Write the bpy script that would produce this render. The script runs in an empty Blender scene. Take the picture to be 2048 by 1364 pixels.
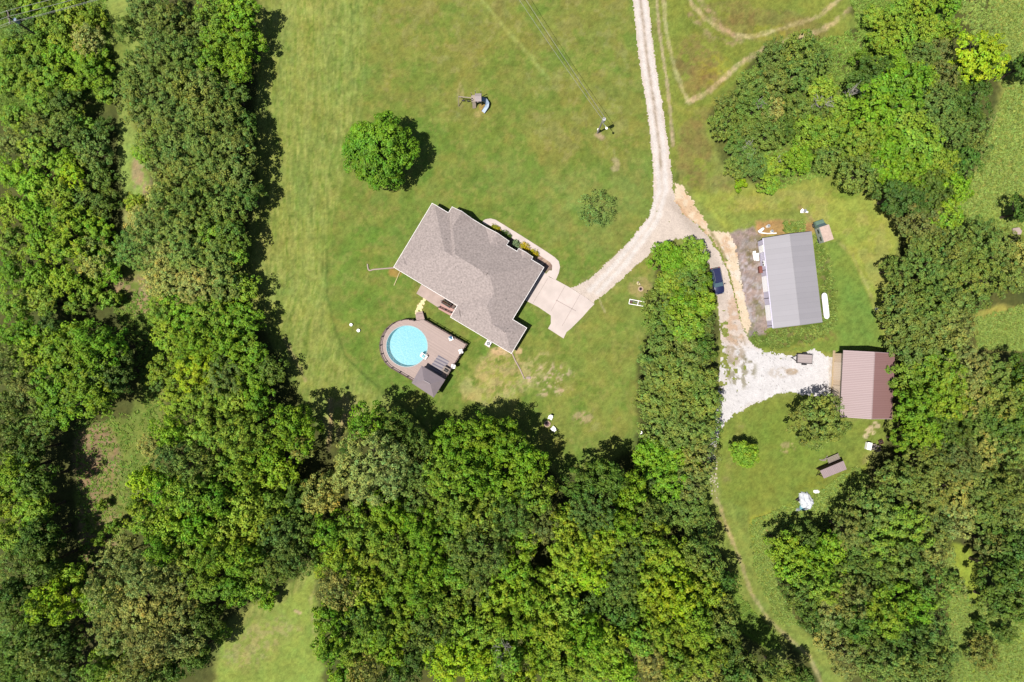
import bpy, bmesh, math, random
import numpy as np
from mathutils import Vector, Matrix
random.seed(7); rng = np.random.default_rng(11)
R = math.radians
scn = bpy.context.scene
# ------------------------------------------------------------------ camera, world, sun, exposure
H = 120.0                      # camera height above the ground (m)
WID = 182.0                    # ground width seen across the frame (m)
S = WID / 2048.0               # metres per photo pixel on the ground
cam = bpy.data.cameras.new('camera'); camo = bpy.data.objects.new('camera', cam)
scn.collection.objects.link(camo)
camo.location = (0, 0, H); camo.rotation_euler = (0, 0, 0)
cam.sensor_width = 36.0; cam.lens = 36.0 * H / WID
cam.clip_start = 1.0; cam.clip_end = 5000
scn.camera = camo
SUN_EL = R(69.5)
sdir = Vector((-27, -14.5, 0)).normalized() * math.cos(SUN_EL) + Vector((0, 0, math.sin(SUN_EL)))
w = bpy.data.worlds.new('World'); scn.world = w; w.use_nodes = True
nt = w.node_tree; nt.nodes.clear()
sky = nt.nodes.new('ShaderNodeTexSky'); sky.sky_type = 'NISHITA'; sky.sun_disc = False
sky.sun_elevation = SUN_EL; sky.sun_rotation = math.atan2(sdir.x, sdir.y)
bg = nt.nodes.new('ShaderNodeBackground'); bg.inputs[1].default_value = 0.06
wo = nt.nodes.new('ShaderNodeOutputWorld')
nt.links.new(sky.outputs[0], bg.inputs[0]); nt.links.new(bg.outputs[0], wo.inputs[0])
sl = bpy.data.lights.new('sun', 'SUN'); sl.energy = 5.0; sl.angle = R(0.53); sl.color = (1.0, 0.965, 0.91)
so = bpy.data.objects.new('sun', sl); scn.collection.objects.link(so)
so.location = (-60, -50, 200); so.rotation_euler = sdir.to_track_quat('Z', 'Y').to_euler()
vs = scn.view_settings; vs.view_transform = 'Standard'; vs.look = 'None'; vs.gamma = 1.0; vs.exposure = 0.95
vs.use_curve_mapping = False
try:
    scn.cycles.max_bounces = 6; scn.cycles.transparent_max_bounces = 8; scn.cycles.diffuse_bounces = 3
except Exception: pass

GAIN = 3.0
def lin1(c):
    c = c / 255.0
    return c / 12.92 if c <= 0.04045 else ((c + 0.055) / 1.055) ** 2.4
def A(r, g, b, k=1.0):         # the colour a sunlit surface shows -> its base colour
    return tuple(min(0.9, lin1(c) / GAIN * k) for c in (r, g, b))
def P(px, py, z=0.0):          # point seen at photo pixel px,py that lies at height z
    f = S * (H - z) / H
    return Vector(((px - 1024.0) * f, (682.0 - py) * f, z))

# ------------------------------------------------------------------ object helpers
col = scn.collection
def tag(o, label=None, cat=None, group=None, kind=None):
    if label: o['label'] = label
    if cat: o['category'] = cat
    if group: o['group'] = group
    if kind: o['kind'] = kind
    return o
def thing(name, label, cat, loc=(0, 0, 0), rz=0.0, group=None):
    o = bpy.data.objects.new(name, None); col.objects.link(o)
    o.location = loc; o.rotation_euler = (0, 0, rz); o.empty_display_size = 0.5
    return tag(o, label, cat, group)
def copy_tree(o, parent=None):
    c = o.copy(); col.objects.link(c)
    if parent: c.parent = parent
    for ch in [q for q in list(col.objects) if q.parent == o]: copy_tree(ch, c)
    return c
class MB:
    """collects shapes (world or local coordinates) and links them as ONE mesh object"""
    def __init__(s, origin=(0, 0, 0)): s.v = []; s.f = []; s.o = Vector(origin)
    def add(s, vs_, fs):
        n = len(s.v); s.v += [Vector(q) - s.o for q in vs_]; s.f += [[i + n for i in f] for f in fs]; return s
    def box(s, c, size, rz=0.0, tilt=None):
        c = Vector(c); hx, hy, hz = size[0] / 2, size[1] / 2, size[2] / 2
        m = Matrix.Rotation(rz, 3, 'Z')
        if tilt is not None: m = m @ tilt
        p = [c + m @ Vector((x * hx, y * hy, z * hz)) for z in (-1, 1) for y in (-1, 1) for x in (-1, 1)]
        return s.add(p, [(0, 2, 3, 1), (4, 5, 7, 6), (0, 1, 5, 4), (2, 6, 7, 3), (0, 4, 6, 2), (1, 3, 7, 5)])
    def prism(s, poly, z0, z1):
        n = len(poly)
        ar = sum(poly[i][0] * poly[(i + 1) % n][1] - poly[(i + 1) % n][0] * poly[i][1] for i in range(n))
        if ar < 0: poly = poly[::-1]
        v = [(p[0], p[1], z0) for p in poly] + [(p[0], p[1], z1) for p in poly]
        f = [list(range(n))[::-1], list(range(n, 2 * n))] + [(i, (i + 1) % n, n + (i + 1) % n, n + i) for i in range(n)]
        return s.add(v, f)
    def cyl(s, p0, p1, r0, r1=None, n=10, caps=True):
        p0, p1 = Vector(p0), Vector(p1); r1 = r0 if r1 is None else r1
        d = (p1 - p0).normalized(); a = d.orthogonal().normalized(); b = d.cross(a)
        v = [p0 + (a * math.cos(t) + b * math.sin(t)) * r0 for t in [2 * math.pi * i / n for i in range(n)]]
        v += [p1 + (a * math.cos(t) + b * math.sin(t)) * r1 for t in [2 * math.pi * i / n for i in range(n)]]
        f = [(i, (i + 1) % n, n + (i + 1) % n, n + i) for i in range(n)]
        if caps: f += [list(range(n))[::-1], list(range(n, 2 * n))]
        return s.add(v, f)
    def tube(s, pts, r, n=8):
        for i in range(len(pts) - 1): s.cyl(pts[i], pts[i + 1], r, r, n)
        return s
    def loft(s, rings, closed=True):
        n = len(rings[0]); v = [p for r_ in rings for p in r_]; f = []
        for i in range(len(rings) - 1):
            for j in range(n):
                k = (j + 1) % n; f.append((i * n + j, i * n + k, (i + 1) * n + k, (i + 1) * n + j))
        f += [list(range(n))[::-1], [(len(rings) - 1) * n + j for j in range(n)]]
        return s.add(v, f)
    def ball(s, c, r, n=10, sq=1.0):
        rings = []
        for i in range(1, n // 2 + 1):
            t = math.pi * i / (n // 2 + 1)
            rings.append([(c[0] + r * math.sin(t) * math.cos(q), c[1] + r * math.sin(t) * math.sin(q), c[2] + r * math.cos(t) * sq)
                          for q in [2 * math.pi * j / n for j in range(n)]])
        return s.loft(rings)
    def build(s, name, mat, parent=None, smooth=False, bevel=0.0):
        me = bpy.data.meshes.new(name); me.from_pydata([tuple(q) for q in s.v], [], s.f); me.update()
        bm = bmesh.new(); bm.from_mesh(me); bmesh.ops.recalc_face_normals(bm, faces=bm.faces); bm.to_mesh(me); bm.free()
        if smooth: me.polygons.foreach_set('use_smooth', [True] * len(me.polygons))
        me.materials.append(mat)
        o = bpy.data.objects.new(name, me); col.objects.link(o)
        if parent is not None: o.parent = parent
        else: o.location = s.o
        if bevel:
            m = o.modifiers.new('bevel', 'BEVEL'); m.width = bevel; m.segments = 2; m.limit_method = 'ANGLE'
        return o
def fast_mesh(name, V, F, mat, nper, attrs=None, smooth=False):
    """V (n,3) array, F (m,nper) array"""
    me = bpy.data.meshes.new(name)
    me.vertices.add(len(V)); me.vertices.foreach_set('co', np.ascontiguousarray(V, np.float32).ravel())
    me.loops.add(F.size); me.loops.foreach_set('vertex_index', np.ascontiguousarray(F, np.int32).ravel())
    me.polygons.add(len(F)); me.polygons.foreach_set('loop_start', np.arange(0, F.size, nper, dtype=np.int32))
    try: me.polygons.foreach_set('loop_total', np.full(len(F), nper, np.int32))
    except Exception: pass
    me.update(calc_edges=True)
    for k, (typ, arr) in (attrs or {}).items():
        at = me.attributes.new(k, typ, 'POINT')
        at.data.foreach_set('color' if 'COLOR' in typ else 'value', np.ascontiguousarray(arr, np.float32).ravel())
    if smooth: me.polygons.foreach_set('use_smooth', np.ones(len(F), bool))
    me.materials.append(mat); return me

# ------------------------------------------------------------------ materials
def mat_new(name):
    m = bpy.data.materials.new(name); m.use_nodes = True
    return m, m.node_tree, m.node_tree.nodes['Principled BSDF']
def M(name, c, rough=0.8, var=0.12, scale=3.0, metal=0.0, spec=0.3, bump=0.0):
    m, t, b = mat_new(name)
    b.inputs['Roughness'].default_value = rough; b.inputs['Metallic'].default_value = metal
    b.inputs['Specular IOR Level'].default_value = spec
    tc = t.nodes.new('ShaderNodeTexCoord'); n = t.nodes.new('ShaderNodeTexNoise')
    n.inputs['Scale'].default_value = scale; n.inputs['Detail'].default_value = 5
    t.links.new(tc.outputs['Object'], n.inputs['Vector'])
    r = t.nodes.new('ShaderNodeMapRange'); r.inputs['From Min'].default_value = 0.3; r.inputs['From Max'].default_value = 0.7
    r.inputs['To Min'].default_value = 1 - var; r.inputs['To Max'].default_value = 1 + var
    t.links.new(n.outputs[0], r.inputs['Value'])
    mx = t.nodes.new('ShaderNodeVectorMath'); mx.operation = 'SCALE'; mx.inputs[0].default_value = c
    t.links.new(r.outputs[0], mx.inputs['Scale']); t.links.new(mx.outputs[0], b.inputs['Base Color'])
    if bump:
        bp = t.nodes.new('ShaderNodeBump'); bp.inputs['Strength'].default_value = bump; bp.inputs['Distance'].default_value = 0.05
        t.links.new(n.outputs[0], bp.inputs['Height']); t.links.new(bp.outputs[0], b.inputs['Normal'])
    return m
def M_attr(name, var=0.18, scale=6.0, rough=0.95, bump=0.5, bscale=9.0):
    m, t, b = mat_new(name)
    b.inputs['Roughness'].default_value = rough; b.inputs['Specular IOR Level'].default_value = 0.1
    at = t.nodes.new('ShaderNodeAttribute'); at.attribute_name = 'col'
    g = t.nodes.new('ShaderNodeNewGeometry'); n = t.nodes.new('ShaderNodeTexNoise'); n.inputs['Scale'].default_value = scale
    n.inputs['Detail'].default_value = 4; t.links.new(g.outputs['Position'], n.inputs['Vector'])
    r = t.nodes.new('ShaderNodeMapRange'); r.inputs['From Min'].default_value = 0.3; r.inputs['From Max'].default_value = 0.7
    r.inputs['To Min'].default_value = 1 - var; r.inputs['To Max'].default_value = 1 + var
    t.links.new(n.outputs[0], r.inputs['Value'])
    mx = t.nodes.new('ShaderNodeVectorMath'); mx.operation = 'SCALE'
    t.links.new(at.outputs['Color'], mx.inputs[0]); t.links.new(r.outputs[0], mx.inputs['Scale'])
    t.links.new(mx.outputs[0], b.inputs['Base Color'])
    if bump:
        n2 = t.nodes.new('ShaderNodeTexNoise'); n2.inputs['Scale'].default_value = bscale; n2.inputs['Detail'].default_value = 3
        t.links.new(g.outputs['Position'], n2.inputs['Vector'])
        bp = t.nodes.new('ShaderNodeBump'); bp.inputs['Strength'].default_value = bump; bp.inputs['Distance'].default_value = 0.06
        t.links.new(n2.outputs[0], bp.inputs['Height']); t.links.new(bp.outputs[0], b.inputs['Normal'])
    return m
def M_leaf(name):
    m, t, b = mat_new(name)
    t.nodes.remove(b); out = t.nodes['Material Output']
    oi = t.nodes.new('ShaderNodeObjectInfo'); at = t.nodes.new('ShaderNodeAttribute'); at.attribute_name = 'tint'
    sc = t.nodes.new('ShaderNodeVectorMath'); sc.operation = 'MULTIPLY'
    t.links.new(oi.outputs['Color'], sc.inputs[0]); t.links.new(at.outputs['Color'], sc.inputs[1])
    d = t.nodes.new('ShaderNodeBsdfDiffuse'); tr = t.nodes.new('ShaderNodeBsdfTranslucent'); gl = t.nodes.new('ShaderNodeBsdfGlossy')
    gl.inputs['Roughness'].default_value = 0.65; gl.inputs['Color'].default_value = (0.75, 0.85, 0.7, 1)
    t2 = t.nodes.new('ShaderNodeVectorMath'); t2.operation = 'MULTIPLY'; t2.inputs[1].default_value = (1.1, 1.25, 0.6)
    t.links.new(sc.outputs[0], d.inputs['Color']); t.links.new(sc.outputs[0], t2.inputs[0]); t.links.new(t2.outputs[0], tr.inputs['Color'])
    m1 = t.nodes.new('ShaderNodeMixShader'); m1.inputs[0].default_value = 0.22
    m2 = t.nodes.new('ShaderNodeMixShader'); m2.inputs[0].default_value = 0.02
    t.links.new(d.outputs[0], m1.inputs[1]); t.links.new(tr.outputs[0], m1.inputs[2])
    t.links.new(m1.outputs[0], m2.inputs[1]); t.links.new(gl.outputs[0], m2.inputs[2]); t.links.new(m2.outputs[0], out.inputs[0])
    return m
def M_lines(name, c, c2, period, direction, width=0.12, rough=0.5, spec=0.4, metal=0.0, var=0.08, scale=1.5, bump=0.0):
    """thin lines every `period` metres across `direction` (boards, metal ribs, shingle courses)"""
    m, t, b = mat_new(name)
    b.inputs['Roughness'].default_value = rough; b.inputs['Specular IOR Level'].default_value = spec; b.inputs['Metallic'].default_value = metal
    g = t.nodes.new('ShaderNodeNewGeometry'); dt = t.nodes.new('ShaderNodeVectorMath'); dt.operation = 'DOT_PRODUCT'
    d = Vector(direction).normalized() / period; dt.inputs[1].default_value = d
    t.links.new(g.outputs['Position'], dt.inputs[0])
    fr = t.nodes.new('ShaderNodeMath'); fr.operation = 'FRACT'; t.links.new(dt.outputs['Value'], fr.inputs[0])
    lt = t.nodes.new('ShaderNodeMath'); lt.operation = 'LESS_THAN'; lt.inputs[1].default_value = width; t.links.new(fr.outputs[0], lt.inputs[0])
    fl = t.nodes.new('ShaderNodeMath'); fl.operation = 'FLOOR'; t.links.new(dt.outputs['Value'], fl.inputs[0])
    wn = t.nodes.new('ShaderNodeTexWhiteNoise'); wn.noise_dimensions = '1D'; t.links.new(fl.outputs[0], wn.inputs['W'])
    n = t.nodes.new('ShaderNodeTexNoise'); n.inputs['Scale'].default_value = scale; n.inputs['Detail'].default_value = 5
    t.links.new(g.outputs['Position'], n.inputs['Vector'])
    a1 = t.nodes.new('ShaderNodeMath'); a1.operation = 'ADD'; t.links.new(wn.outputs['Value'], a1.inputs[0]); t.links.new(n.outputs[0], a1.inputs[1])
    r = t.nodes.new('ShaderNodeMapRange'); r.inputs['From Min'].default_value = 0.4; r.inputs['From Max'].default_value = 1.6
    r.inputs['To Min'].default_value = 1 - var; r.inputs['To Max'].default_value = 1 + var; t.links.new(a1.outputs[0], r.inputs['Value'])
    mc = t.nodes.new('ShaderNodeMix'); mc.data_type = 'RGBA'
    mc.inputs[6].default_value = (*c, 1); mc.inputs[7].default_value = (*c2, 1); t.links.new(lt.outputs[0], mc.inputs[0])
    sc = t.nodes.new('ShaderNodeVectorMath'); sc.operation = 'SCALE'
    t.links.new(mc.outputs[2], sc.inputs[0]); t.links.new(r.outputs[0], sc.inputs['Scale']); t.links.new(sc.outputs[0], b.inputs['Base Color'])
    if bump:
        bp = t.nodes.new('ShaderNodeBump'); bp.inputs['Strength'].default_value = bump; bp.inputs['Distance'].default_value = 0.03
        t.links.new(fr.outputs[0], bp.inputs['Height']); t.links.new(bp.outputs[0], b.inputs['Normal'])
    return m
m_white = M('white_paint', (.68, .66, .64), 0.5, 0.04)
m_shingle = M('asphalt_shingle', A(198, 182, 176), 0.9, 0.24, 3.2, bump=0.4)
m_siding = M('tan_siding', A(200, 180, 160), 0.8, 0.06)
m_brick = M('brown_brick', A(165, 125, 105), 0.9, 0.2, 8)
m_conc = M('concrete', A(244, 226, 216), 0.85, 0.10, 0.45, bump=0.1)
m_conc2 = M('patio_concrete', A(215, 190, 178), 0.85, 0.12, 0.8)
m_dark = M('dark_metal', A(52, 46, 48), 0.5, 0.1)
m_glass, _t, _b = mat_new('window_glass'); _b.inputs['Base Color'].default_value = (0.02, 0.025, 0.03, 1); _b.inputs['Roughness'].default_value = 0.08
m_glass2, _t, _b = mat_new('windscreen'); _b.inputs['Base Color'].default_value = (0.05, 0.08, 0.1, 1); _b.inputs['Roughness'].default_value = 0.12
m_woodgrey = M('weathered_wood', A(178, 162, 150), 0.85, 0.15, 5)
m_wood = M('brown_wood', A(120, 84, 72), 0.8, 0.15, 5)
m_trim = M('eave_white', (.5, .48, .46), 0.6, 0.05)
m_tan = M('tan_wood', A(205, 180, 140), 0.8, 0.1, 5)
m_rubber = M('tyre_rubber', (0.02, 0.02, 0.02), 0.8, 0.1)
m_galv = M('galvanised', A(190, 195, 200), 0.4, 0.08, 2, 0.3, 0.5)
m_bark = M('bark', A(105, 90, 75), 0.9, 0.25, 6)
m_deadwood = M('dead_wood', A(200, 192, 180), 0.85, 0.15, 6)
m_leaf = M_leaf('leaves')
m_ground = M_attr('ground_cover', 0.13, 5.0, bump=0.9, bscale=5.0)
m_gravel = M_attr('gravel_stones', 0.14, 7.0, bump=0.6, bscale=6)

# ------------------------------------------------------------------ numpy noise and painting
def vnoise(x, y, sc, seed):
    r = np.random.default_rng(seed); L = r.random((256, 256))
    x = x / sc + 31.7; y = y / sc + 17.3
    xi = np.floor(x).astype(int); yi = np.floor(y).astype(int); fx = x - xi; fy = y - yi
    fx = fx * fx * (3 - 2 * fx); fy = fy * fy * (3 - 2 * fy)
    a = L[xi & 255, yi & 255]; b = L[(xi + 1) & 255, yi & 255]; c = L[xi & 255, (yi + 1) & 255]; d = L[(xi + 1) & 255, (yi + 1) & 255]
    return (a * (1 - fx) + b * fx) * (1 - fy) + (c * (1 - fx) + d * fx) * fy
def fbm(x, y, sc, seed, o=4):
    s = 0; am = 1; t = 0
    for i in range(o): s = s + am * vnoise(x, y, sc / 2 ** i, seed + i * 13); t += am; am *= 0.6
    return s / t
def seg_dist(x, y, pts, closed):
    d = np.full(x.shape, 1e9); n = len(pts)
    for i in range(n if closed else n - 1):
        ax, ay = pts[i]; bx, by = pts[(i + 1) % n]; vx, vy = bx - ax, by - ay
        t = np.clip(((x - ax) * vx + (y - ay) * vy) / (vx * vx + vy * vy + 1e-9), 0, 1)
        d = np.minimum(d, np.hypot(x - ax - t * vx, y - ay - t * vy))
    return d
def inside(x, y, pts):
    r = np.zeros(x.shape, bool); n = len(pts)
    for i in range(n):
        ax, ay = pts[i]; bx, by = pts[(i + 1) % n]
        if ay == by: continue
        c = ((ay > y) != (by > y)) & (x < (bx - ax) * (y - ay) / (by - ay) + ax); r ^= c
    return r
def poly_sd(x, y, pts):
    d = seg_dist(x, y, pts, True); return np.where(inside(x, y, pts), d, -d)
def sst(a, b, v):
    t = np.clip((v - a) / (b - a), 0, 1); return t * t * (3 - 2 * t)
class Painter:
    def __init__(s, x, y, base): s.x, s.y = x, y; s.c = np.tile(np.array(A(*base)), (x.size, 1)); s.n = 0
    def _bb(s, pts, pad):
        xs = [p[0] for p in pts]; ys = [p[1] for p in pts]
        return (s.x > min(xs) - pad) & (s.x < max(xs) + pad) & (s.y > min(ys) - pad) & (s.y < max(ys) + pad)
    def _mix(s, m, k, c):
        c = np.array(A(*c)); s.c[m] = s.c[m] * (1 - k[:, None]) + c * k[:, None]
    def poly(s, pts, c, soft=4, amp=6, nsc=18, amt=1.0, patch=0.0, psc=10, pth=0.5):
        s.n += 1; m = s._bb(pts, soft + amp + 2); x, y = s.x[m], s.y[m]
        d = poly_sd(x, y, pts) + (fbm(x, y, nsc, 100 + s.n) - 0.5) * 2 * amp
        k = sst(-soft, soft, d) * amt
        if patch: k = k * (1 - patch * sst(pth - 0.08, pth + 0.08, 1 - fbm(x, y, psc, 300 + s.n)))
        s._mix(m, k, c)
    def stroke(s, pts, c, w, soft=2, amp=2, amt=1.0, patch=0.0, psc=8, nsc=9, pth=0.5):
        s.n += 1; m = s._bb(pts, w + soft + amp + 2); x, y = s.x[m], s.y[m]
        d = w / 2 - seg_dist(x, y, pts, False) + (fbm(x, y, nsc, 500 + s.n) - 0.5) * 2 * amp
        k = sst(-soft, soft, d) * amt
        if patch: k = k * (1 - patch * sst(pth - 0.08, pth + 0.08, 1 - fbm(x, y, psc, 700 + s.n)))
        s._mix(m, k, c)
    def spots(s, cx, cy, rx, ry, c, amt=1.0, th=0.52, psc=9, soft=0.35):
        s.n += 1; m = (abs(s.x - cx) < rx * 1.2) & (abs(s.y - cy) < ry * 1.2); x, y = s.x[m], s.y[m]
        q = 1 - np.hypot((x - cx) / rx, (y - cy) / ry)
        k = sst(0, soft, q) * sst(th - 0.07, th + 0.07, fbm(x, y, psc, 900 + s.n)) * amt
        s._mix(m, k, c)

LAWN = [(742, -200), (738, 0), (728, 200), (700, 320), (668, 440), (653, 520), (654, 590), (668, 650), (690, 712), (735, 755),
        (790, 800), (850, 850), (1000, 930), (1290, 980), (1300, 900), (1290, 700), (1300, 600), (1310, 500), (1306, 300), (1285, 0), (1275, -200)]
WOODS = [
    [(-300, -300), (190, -300), (200, 60), (245, 150), (235, 260), (245, 420), (225, 590), (300, 680), (260, 830), (150, 860), (150, 1000), (170, 1120), (200, 1180), (190, 1700), (-300, 1700)],
    [(250, -300), (510, -300), (515, 150), (510, 400), (480, 560), (560, 720), (600, 800), (650, 870), (640, 1100), (600, 1150), (440, 1245), (380, 1700), (200, 1700), (230, 1150), (270, 1000), (330, 880), (330, 760), (330, 620), (315, 560), (300, 500), (300, 400), (300, 300), (290, 120)],
    [(640, 900), (730, 830), (800, 850), (890, 880), (960, 850), (1060, 900), (1120, 960), (1200, 930), (1270, 900), (1275, 720), (1300, 660), (1310, 510), (1370, 495), (1425, 530), (1440, 650), (1430, 800), (1420, 900), (1400, 1000), (1450, 1120), (1480, 1230), (1560, 1330), (1600, 1700), (680, 1700), (640, 1300), (630, 1120)],
    [(1530, 1070), (1640, 1060), (1720, 960), (1790, 850), (1790, 720), (1770, 620), (1800, 480), (1900, 460), (2300, 480), (2300, 1250), (1980, 1250), (1940, 1200), (1910, 1110), (1900, 1260), (1900, 1700), (1660, 1700), (1560, 1240)],
    [(1420, 230), (1540, 80), (1690, 100), (1740, -300), (1910, -300), (2000, 80), (2000, 180), (1940, 380), (1880, 470), (1800, 440), (1750, 350), (1640, 330), (1540, 380), (1440, 330)],
]
def paint_ground(x, y):
    p = Painter(x, y, (150, 158, 86))
    # hay field left of the lawn, mown in rows
    p.poly([(500, -300), (745, -300), (730, 200), (655, 520), (670, 650), (740, 760), (860, 860), (640, 920), (560, 760), (480, 600), (500, 300)], (150, 162, 82), 6, 6)
    hm = ((x > 480) & (x < 800)).astype(float); r3 = x + 0.22 * (y - 700) * (y > 560)
    p._mix(np.ones(x.shape, bool), sst(.5, .7, fbm(r3, y * .16, 3.6, 241, 2)) * hm * .6, (176, 182, 106))
    p._mix(np.ones(x.shape, bool), sst(.55, .75, fbm(r3, y * .3, 4.5, 251, 2)) * hm * .55, (104, 136, 50))
    r = (x + 0.22 * (y - 700) * (y > 560)); st = fbm(r * 1.0, y * 0.12, 7, 41, 3)
    k = sst(0.40, 0.62, st) * ((x > 480) & (x < 790)).astype(float) * 0.4
    p._mix(np.ones(x.shape, bool), k, (170, 176, 104))
    k = sst(0.55, 0.70, fbm(r, y * 0.2, 9, 43, 3)) * ((x > 480) & (x < 790)).astype(float) * 0.5
    p._mix(np.ones(x.shape, bool), k, (112, 134, 62))
    # lawn
    p.poly(LAWN, (134, 150, 72), 7, 4, 14)
    p.poly(LAWN, (122, 148, 66), 25, 20, 60, 0.75, 0.9, 70, 0.5)
    p.poly([(760, -200), (1270, -200), (1290, 330), (1130, 330), (760, 180)], (152, 150, 78), 40, 30, 60, 0.75, 0.4, 45)
    p.poly([(1030, 350), (1290, 330), (1290, 420), (1200, 520), (1120, 480)], (146, 160, 88), 30, 20, 50, 0.6)
    p.poly([(660, 480), (770, 420), (800, 560), (760, 640), (820, 800), (740, 750), (670, 640)], (122, 150, 64), 30, 20, 50, 0.7)
    p.poly([(1080, 680), (1290, 600), (1275, 900), (1100, 900)], (150, 160, 80), 40, 30, 60, 0.6, 0.6, 50)
    m = inside(x, y, LAWN)
    p._mix(np.ones(x.shape, bool), sst(.47, .62, fbm(x, y, 30, 201, 3)) * .45 * m, (152, 152, 78))
    p._mix(np.ones(x.shape, bool), sst(.52, .66, fbm(x, y, 44, 211, 4)) * .5 * m, (108, 144, 56))
    p._mix(np.ones(x.shape, bool), sst(.56, .68, fbm(x, y, 12, 221, 3)) * .4 * m, (166, 162, 94))   # mowing rows
    rows = 0.5 + 0.5 * np.sin((x * 0.8 + y * 0.75) / 5.5 + 2 * fbm(x, y, 90, 61)); k = rows * 0.10 * m
    p._mix(np.ones(x.shape, bool), k, (175, 175, 105))
    rows = 0.5 + 0.5 * np.sin((x * 0.86 - y * 0.5) / 9 + 3 * fbm(x, y, 140, 67)); k = rows * 0.07 * m * (y > 150)
    p._mix(np.ones(x.shape, bool), k, (90, 120, 50))
    p.stroke([(965, 0), (1000, 45), (1045, 95), (1098, 158)], (176, 188, 112), 8, 4, 4, 0.7, 0.5, 8)
    p.stroke([(955, 240), (930, 300), (915, 345)], (160, 165, 95), 3, 2, 2, 0.5, 0.5)
    p.stroke([(1232, 330), (1228, 300)], (175, 180, 120), 3, 2, 2, 0.6)
    p.stroke([(1150, 575), (1190, 545), (1240, 500)], (165, 165, 105), 3, 2, 2, 0.5)
    p.stroke([(1197, 592), (1203, 610), (1210, 624)], (190, 185, 130), 3, 1.5, 1, 0.8)
    p.stroke([(795, 300), (860, 240), (985, 236)], (162, 172, 96), 3, 2, 1, 0.3)
    p.stroke([(1290, -100), (1300, 200), (1312, 330)], (150, 160, 80), 6, 3, 3, 0.5)
    p.stroke([(1195, 270), (1205, 275)], (205, 180, 140), 9, 4, 3, 0.9)
    p.spots(1230, 330, 12, 18, (190, 175, 130), 0.7, 0.45, 10)
    p.spots(1000, 770, 85, 75, (176, 178, 98), 0.7, 0.46, 26); p.spots(1010, 745, 70, 60, (202, 182, 122), 0.7, 0.53, 8)
    p.spots(1085, 740, 55, 45, (190, 182, 116), 0.7, 0.54, 12); p.spots(960, 780, 50, 40, (195, 185, 115), 0.8, 0.5, 14)
    p.spots(1100, 760, 60, 40, (215, 190, 150), 0.9, 0.62, 8)
    p.spots(1165, 835, 25, 15, (200, 175, 130), 0.7, 0.5, 8)
    p.stroke([(946, 833), (938, 842), (930, 850)], (205, 185, 125), 5, 3, 3, 0.6, 0.6)
    p.spots(840, 612, 7, 8, (205, 180, 120), 0.9, 0.35, 8)
    p.spots(1000, 702, 22, 10, (230, 200, 150), 0.9, 0.35, 9); p.spots(1036, 702, 12, 8, (225, 190, 140), 0.9, 0.4, 9)
    p.spots(790, 545, 16, 12, (185, 150, 80), 0.9, 0.35, 9); p.spots(1281, 575, 30, 26, (178, 165, 105), 0.8, 0.4, 12)
    p.stroke([(960, 500), (1000, 460), (1020, 480), (1070, 508), (1100, 528), (1060, 540)], (165, 135, 122), 26, 3, 2)   # planting bed
    p.spots(1085, 520, 22, 14, (215, 185, 160), 0.9, 0.4, 8)
    p.spots(968, 214, 12, 14, (200, 165, 95), 0.9, 0.35, 8); p.spots(921, 193, 9, 30, (168, 160, 100), 0.7, 0.4, 8); p.spots(955, 228, 8, 8, (195, 180, 110), 0.7, 0.4, 8)
    p.stroke([(653, 500), (654, 590), (668, 650), (690, 712), (735, 757), (792, 803), (850, 850)], (84, 108, 48), 5, 3, 3, 0.7, 0.4, 9)
    p.stroke([(742, 0), (730, 200), (702, 320), (668, 440)], (118, 138, 62), 4, 3, 3, 0.45, 0.4, 9)
    # rough ground right of the gravel drive
    p.poly([(1320, -300), (1720, -300), (1740, 60), (1640, 100), (1500, 180), (1420, 250), (1430, 420), (1340, 350), (1310, 150)], (150, 158, 76), 8, 8)
    p.poly([(1330, -200), (1740, -200), (1700, 60), (1560, 110), (1400, 220), (1400, 400), (1350, 330)], (138, 148, 66), 15, 15, 30, 0.8, 0.7, 30)
    for (cx, cy, rx, ry, a) in ((1395, 130, 60, 70, .85), (1530, 50, 110, 40, .6), (1385, 310, 45, 80, .7), (1470, 25, 90, 30, .5), (1420, 240, 50, 30, .5), (1600, 60, 70, 30, .4), (1445, 375, 60, 30, .4), (1560, 410, 90, 25, .35)):
        p.spots(cx, cy, rx, ry, (154, 136, 76), a * .8, 0.42, 24)
        p.spots(cx, cy, rx, ry, (144, 116, 74), a * 0.5, 0.54, 12)
    p.spots(1545, 65, 60, 20, (165, 160, 60), 0.6, 0.45, 12); p.spots(1430, 140, 40, 40, (168, 165, 62), 0.7, 0.5, 12)
    p.stroke([(1310, -50), (1318, 60), (1332, 150), (1341, 230), (1346, 290)], (204, 184, 142), 6, 2, 3, 1.0, 0.35, 8)
    p.stroke([(1325, -30), (1332, 60), (1345, 120), (1358, 160), (1366, 182), (1376, 198)], (198, 188, 128), 7, 2, 4, 0.95, 0.4, 8)
    p.stroke([(1377, 204), (1410, 188), (1450, 155), (1475, 130), (1530, 98), (1580, 80), (1640, 62), (1690, 30), (1720, -10), (1740, -60)], (212, 190, 142), 10, 3, 4, 1.0, 0.55, 7)
    p.stroke([(1395, 212), (1430, 195), (1480, 155), (1535, 118), (1600, 95)], (120, 145, 62), 10, 5, 4, 0.6)
    p.stroke([(1370, -30), (1385, 10), (1420, 45), (1470, 72), (1510, 72), (1570, 55), (1640, 32), (1690, -10)], (204, 186, 132), 8, 3, 5, 0.95, 0.5, 8)
    p.stroke([(1400, 0), (1440, 50), (1480, 80)], (200, 170, 130), 12, 5, 6, 0.8, 0.7, 8)
    p.stroke([(1380, 30), (1420, 70), (1465, 88)], (196, 165, 128), 8, 5, 6, 0.6, 0.8, 8)
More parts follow.
